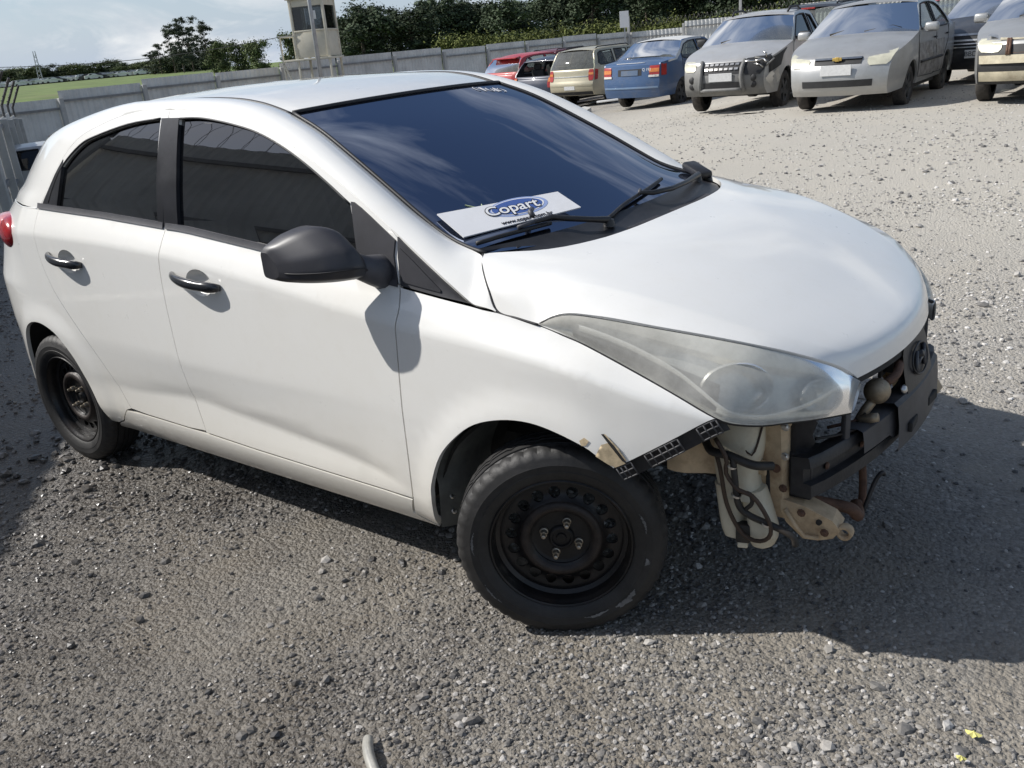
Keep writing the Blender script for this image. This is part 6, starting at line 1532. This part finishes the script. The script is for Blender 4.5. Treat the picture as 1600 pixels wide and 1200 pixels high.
# -- second rank on the right: dark SUV, red hatchback, dark sedan
SUV = [(2.02, .34), (2.10, .46), (2.12, .62), (2.10, .78), (2.04, .90), (1.97, .96), (1.58, 1.06), (1.12, 1.12), (1.04, 1.15), (.74, 1.38), (.46, 1.60), (.30, 1.65), (-.6, 1.69), (-1.6, 1.66), (-1.86, 1.60), (-2.0, 1.36), (-2.08, 1.14), (-2.10, 1.08), (-2.12, .96), (-2.14, .82), (-2.16, .66), (-2.14, .50), (-2.06, .38)]
SV_W = dict(holes=[[(q[0], q[1] + .16) for q in h] for h in WG_W['holes']], glass=CDARKG, doors=[], handles=[(-.14, 1.02), (-.9, 1.03)])
c = Car('dark_suv', 'tall dark grey SUV behind the silver sedan, rear window towards the camera', -5.75, 19.2, H_AWAY, SUV, wagon_segs(DGRY, CGLASS), 1.78, 2.6, DGRY, (1.3, -1.3), 1.16, SV_W, wr=.33, z=.02)
for sg in (-1, 1): c.fpatch('taillight', .84, 1.12, sg * .82, sg * .995, .05, .012, CRED, False, rnd=.3)
MB().box((-1.90, 0, 1.63), (.04, .30, .035), bev=.006).build('brake_light', CRED, c.root); roof_bars(c, .2, -1.7, 1.66); c.wiper([(-2.12, .1, 1.15), (-2.08, -.05, 1.22), (-2.03, -.40, 1.30)], c.part['rear_window'])
c = Car('red_hatchback', 'red hatchback glimpsed between the silver sedan and the dark sedan behind it', -4.1, 23.6, H_AWAY, HATCH, hatch_segs(REDP, CGLASS), 1.66, 2.44, REDP, (1.12, -1.32), 1.02, dict(HT_W))
for sg in (-1, 1): c.fpatch('taillight', .72, .98, sg * .78, sg * .995, .04, .014, CRED, False, rnd=.3)
c = Car('dark_sedan', 'dark grey sedan with a chrome-barred grille behind the silver stripped car', -1.95, 16.9, H_CAM, [(x, z * 1.05) for x, z in SEDAN], sedan_segs(DGRY, CGLASS), 1.72, 2.6, DGRY, (1.27, -1.20), 1.05, dict(SED_W, holes=[[(x, z * 1.05) for x, z in h] for h in SED_W['holes']], doors=[], glass=CDARKG))
gr = c.fpatch('grille', .56, .80, -.62, .62, .14, .012, CBLK)
for z in (.60, .65, .70, .775): c.fpatch('grille_bar', z, z + (.03 if z > .75 else .016), -.60, .60, .14, .026, CHROME, parent=gr, nz_=2)
pl = MB().box((2.25, 0, .50), (.014, .44, .13), bev=.004).build('licence_plate', CPLATE, c.root); text_mesh('plate_number', 'BBD0', .105, face_M(2.259, -.10, .50), CBLK, c.root)
for sg in (-1, 1): c.fpatch('headlight', .66, .82, sg * .66, sg * .99, .10, .006, CLAMP, rnd=.3)
# -- silver car by the left end of the yard
c = Car('silver_hatchback', 'silver car parked by the fence at the far left behind the white hatchback', -18.2, 7.4, R(60), HATCH, hatch_segs(SILV, CDARKG), 1.64, 2.44, SILV, (1.12, -1.32), 1.02, dict(HT_W, glass=CDARKG), z=-1.05)
# -- far cars out in the field: one simple shape, copied
def far_proto(m_, k):
    r = empty('distant_car', (0, 0, 0)); P = crvp(SEDAN if k else HATCH, 2); m = MB()
    m.grid([[(x, q * (.82 if z < 1.02 else .66) * (1 - .08 * (abs(x) > 1.7)), z) for q in (-1, -.5, 0, .5, 1)] for x, z in P])
    for sg in (-1, 1): v = [(x, sg * (.82 if z < 1.02 else .66) * (1 - .08 * (abs(x) > 1.7)), z) for x, z in P]; m.add(v, [tuple(range(len(v)))])
    m.build('body', m_, r); MB().box((-.15, 0, 1.2), (1.5, 1.42, .28), bev=.05).build('windows', CDARKG, r)
    for ax in (1.2, -1.2):
        for sg in (-1, 1): MB().lathe([(.001, .1), (.28, .1), (.28, -.1), (.001, -.1)], 12, Matrix.Translation((ax, sg * .76, .28)) @ Matrix.Rotation(PI / 2, 4, 'X')).build('wheel', CTYRE, r)
    return r
protos = [far_proto(m_, k) for k, m_ in enumerate((WHTP, SILV2, DGRY, WHTP))]
used = set(); g = np.random.default_rng(77)
for k, az in enumerate(np.linspace(147.6, 156.0, 34)):
    pr = protos[int(g.integers(0, 4))]; D = 250 + 14 * g.random(); x, y = 1.28 + D * math.cos(R(az)), -2.5 + D * math.sin(R(az))
    if id(pr) in used:
        o = pr.copy(); COL.objects.link(o)
        for ch in [q for q in bpy.data.objects if q.parent == pr]:
            d = ch.copy(); COL.objects.link(d); d.parent = o
    else: o = pr; used.add(id(pr))
    o.location = (x, y, T(x, y) + .06); o.rotation_euler = (0, 0, R(60) + g.normal(0, .1)); tag(o, 'tiny distant car in the storage row out in the field', 'car', 'distant cars stored in the field')
for pr in protos:
    if id(pr) not in used:
        for ch in [q for q in bpy.data.objects if q.parent == pr]: bpy.data.objects.remove(ch)
        bpy.data.objects.remove(pr)
# ================================================================ placard on the windscreen and bits on the ground
sv = [on_ws(.26, -.955, .012), on_ws(.205, -.39, .030), on_ws(.11, -.39, .020), on_ws(.125, -.965, .012)]   # top-left, top-right, bottom-right, bottom-left
o0 = sum(sv, Vector()) / 4; ux = ((sv[1] - sv[0]) + (sv[2] - sv[3])).normalized(); uy = ((sv[0] - sv[3]) + (sv[1] - sv[2])); uy = (uy - ux * uy.dot(ux)).normalized(); uz = ux.cross(uy)
if uz.z < 0: uz = -uz
MS = Matrix(((ux.x, uy.x, uz.x, o0.x), (ux.y, uy.y, uz.y, o0.y), (ux.z, uy.z, uz.z, o0.z), (0, 0, 0, 1)))
loc = [MS.inverted() @ p for p in sv]
PLAC = mat('placard_white', (.74, .74, .75), .45, var=.04, scale=5, dirt=((.5, .48, .44), .2, 9)); BLU1 = mat('print_blue', (.060, .115, .33), .5); BLU2 = mat('print_pale_blue', (.30, .38, .62), .5); BLK1 = mat('print_black', (.012, .012, .02), .5); WHT1 = mat('print_white', (.78, .78, .78), .5)
sgn_ = empty('placard', tuple(o0), 0, 'white printed placard with a blue oval logo tucked under the wiper on the windscreen', 'placard'); sgn_.matrix_world = MS
v = [(p.x, p.y, 0) for p in loc]; v += [(p.x, p.y, -.004) for p in loc]
mesh_obj('board', v, [(3, 2, 1, 0), (4, 5, 6, 7), (0, 1, 5, 4), (1, 2, 6, 5), (2, 3, 7, 6), (3, 0, 4, 7)], PLAC, sgn_, False)
def ell(cx, cy, a, b_, z, m_, name, n=40): return mesh_obj(name, [(cx + a * math.cos(t), cy + b_ * math.sin(t), z) for t in np.linspace(0, 2 * PI, n, endpoint=False)], [tuple(range(n))], m_, sgn_, False)
lx, ly = .022, .016
ell(lx + .010, ly, .098, .040, .0006, BLU2, 'logo_outer_oval'); ell(lx + .008, ly + .001, .088, .034, .0011, WHT1, 'logo_oval_line'); ell(lx + .006, ly + .001, .084, .031, .0016, BLU1, 'logo_inner_oval')
for dz, off, m_ in ((.0021, .0034, BLK1), (.0027, .0008, WHT1)):
    text_mesh('logo_lettering', 'Copart', .060, Matrix.Translation((lx - .012, ly - .001, dz)) @ Matrix.Diagonal((1.0, .92, 1, 1)), m_, sgn_, .0001, off)
text_mesh('web_address', 'www.copart.com.br', .021, Matrix.Translation((.030, -.040, .0012)), BLK1, sgn_, .0001, .0006)
MB().tube([MS.inverted() @ on_ws(.115, -.665, .032), MS.inverted() @ on_ws(.135, -.655, .036), MS.inverted() @ on_ws(.15, -.625, .032)], .008, 8).build('clip', GREYP, sgn_, True)
# chalked lot number on the glass
CHALK = mat('chalk_green', (.42, .50, .30), .9); 
m = MB(); pts = [on_ws(.235 + .035 * math.sin(a), -.86 + .045 * math.cos(a), .0015) for a in np.linspace(0, 5.6, 24)]; m.tube(pts, .0016, 5); m.build('chalk_mark', CHALK, ws)
MB().tube([on_ws(.285, -.80, .0015), on_ws(.235, -.74, .0015)], .0016, 5).build('chalk_mark', CHALK, ws); MB().tube([on_ws(.27, -.735, .0015), on_ws(.24, -.75, .0015), on_ws(.22, -.73, .0015)], .0016, 5).build('chalk_mark', CHALK, ws)
CHW = mat('chalk_white', (.55, .56, .58), .9)
for k, (s0, v0) in enumerate(((.50, .955), (.56, .945), (.62, .935), (.68, .925), (.74, .915))):
    pts = [on_ws(v0 + .022 * math.sin(a * (1 + k % 2) + k), s0 + .022 * math.cos(a + k), .0015) for a in np.linspace(0, 4.6, 16)]; MB().tube(pts, .0013, 4).build('chalk_digit', CHW, ws)
# end of a pale pipe at the lower edge, two yellow scraps, a lump of rubble, broken trim
PIPE = mat('pale_pipe', (.45, .44, .40), .35, .3, var=.2, scale=30, dirt=((.2, .18, .15), .5, 20))
def gp(x, y, h=0.): return (x, y, T(x, y) + h)
p_ = [gp(-.139, -1.408, .012), gp(-.105, -1.441, .018), gp(-.037, -1.484, .018), gp(.09, -1.55, .016)]
m = MB().tube(crv(p_, 16), .0135, 14, False); m.tube(crv(p_, 16)[:3], .0105, 14, False); tag(m.build('metal_pipe', PIPE, None, True), 'bent end of a pale metal pipe lying on the gravel at the lower edge', 'pipe')
YEL = mat('yellow_scrap', (.62, .58, .20), .8, var=.15, scale=40)
for (x, y, s, lab) in ((1.049, -.680, .016, 'larger crumpled yellow scrap on the gravel at lower right'), (1.042, -.768, .010, 'smaller yellow scrap lying just below the larger one at lower right')):
    a = [(s * math.cos(t) * (1 + .3 * math.sin(3 * t)), s * .6 * math.sin(t), .006 + .004 * math.sin(5 * t)) for t in np.linspace(0, 2 * PI, 12, endpoint=False)]; z = T(x, y) + .012
    tag(mesh_obj('yellow_scrap', [(x + p[0], y + p[1], z + p[2]) for p in a] + [(x, y, z + .014)], [(i, (i + 1) % 12, 12) for i in range(12)], YEL, None, False), lab, 'scrap', 'yellow scraps')
iv, jf = ico()
tag(mesh_obj('rubble', [(p[0] * .26 - 11.1, p[1] * .16 + 16.9, p[2] * .12 + T(-11.1, 16.9) + .06) for p in iv * RNG.uniform(.75, 1.15, (12, 1))], jf, CONC, None, False), 'pale lump of rubble on the ground beside the beige wagon', 'rubble')
m = MB().box((-11.0, 18.3, T(-11.0, 18.3) + .16), (1.0, .10, .05), rz=.25, ry=-.06, bev=.01); tag(m.build('loose_bumper_strip', CPLATE, None, True, auto=40), 'pale loose strip hanging low between the beige wagon and the blue sedan', 'strip')
rows = [[(-5.25 + .75 * u, 11.75 + .10 * v + .1 * u, T(-5, 11.8) + .03 + .03 * math.sin(7 * u) * v) for v in (0, .5, 1)] for u in np.linspace(0, 1, 9)]
tag(MB().grid(rows).build('broken_trim', CBLK, None, True), 'piece of broken black trim lying in front of the silver pickup', 'debris')
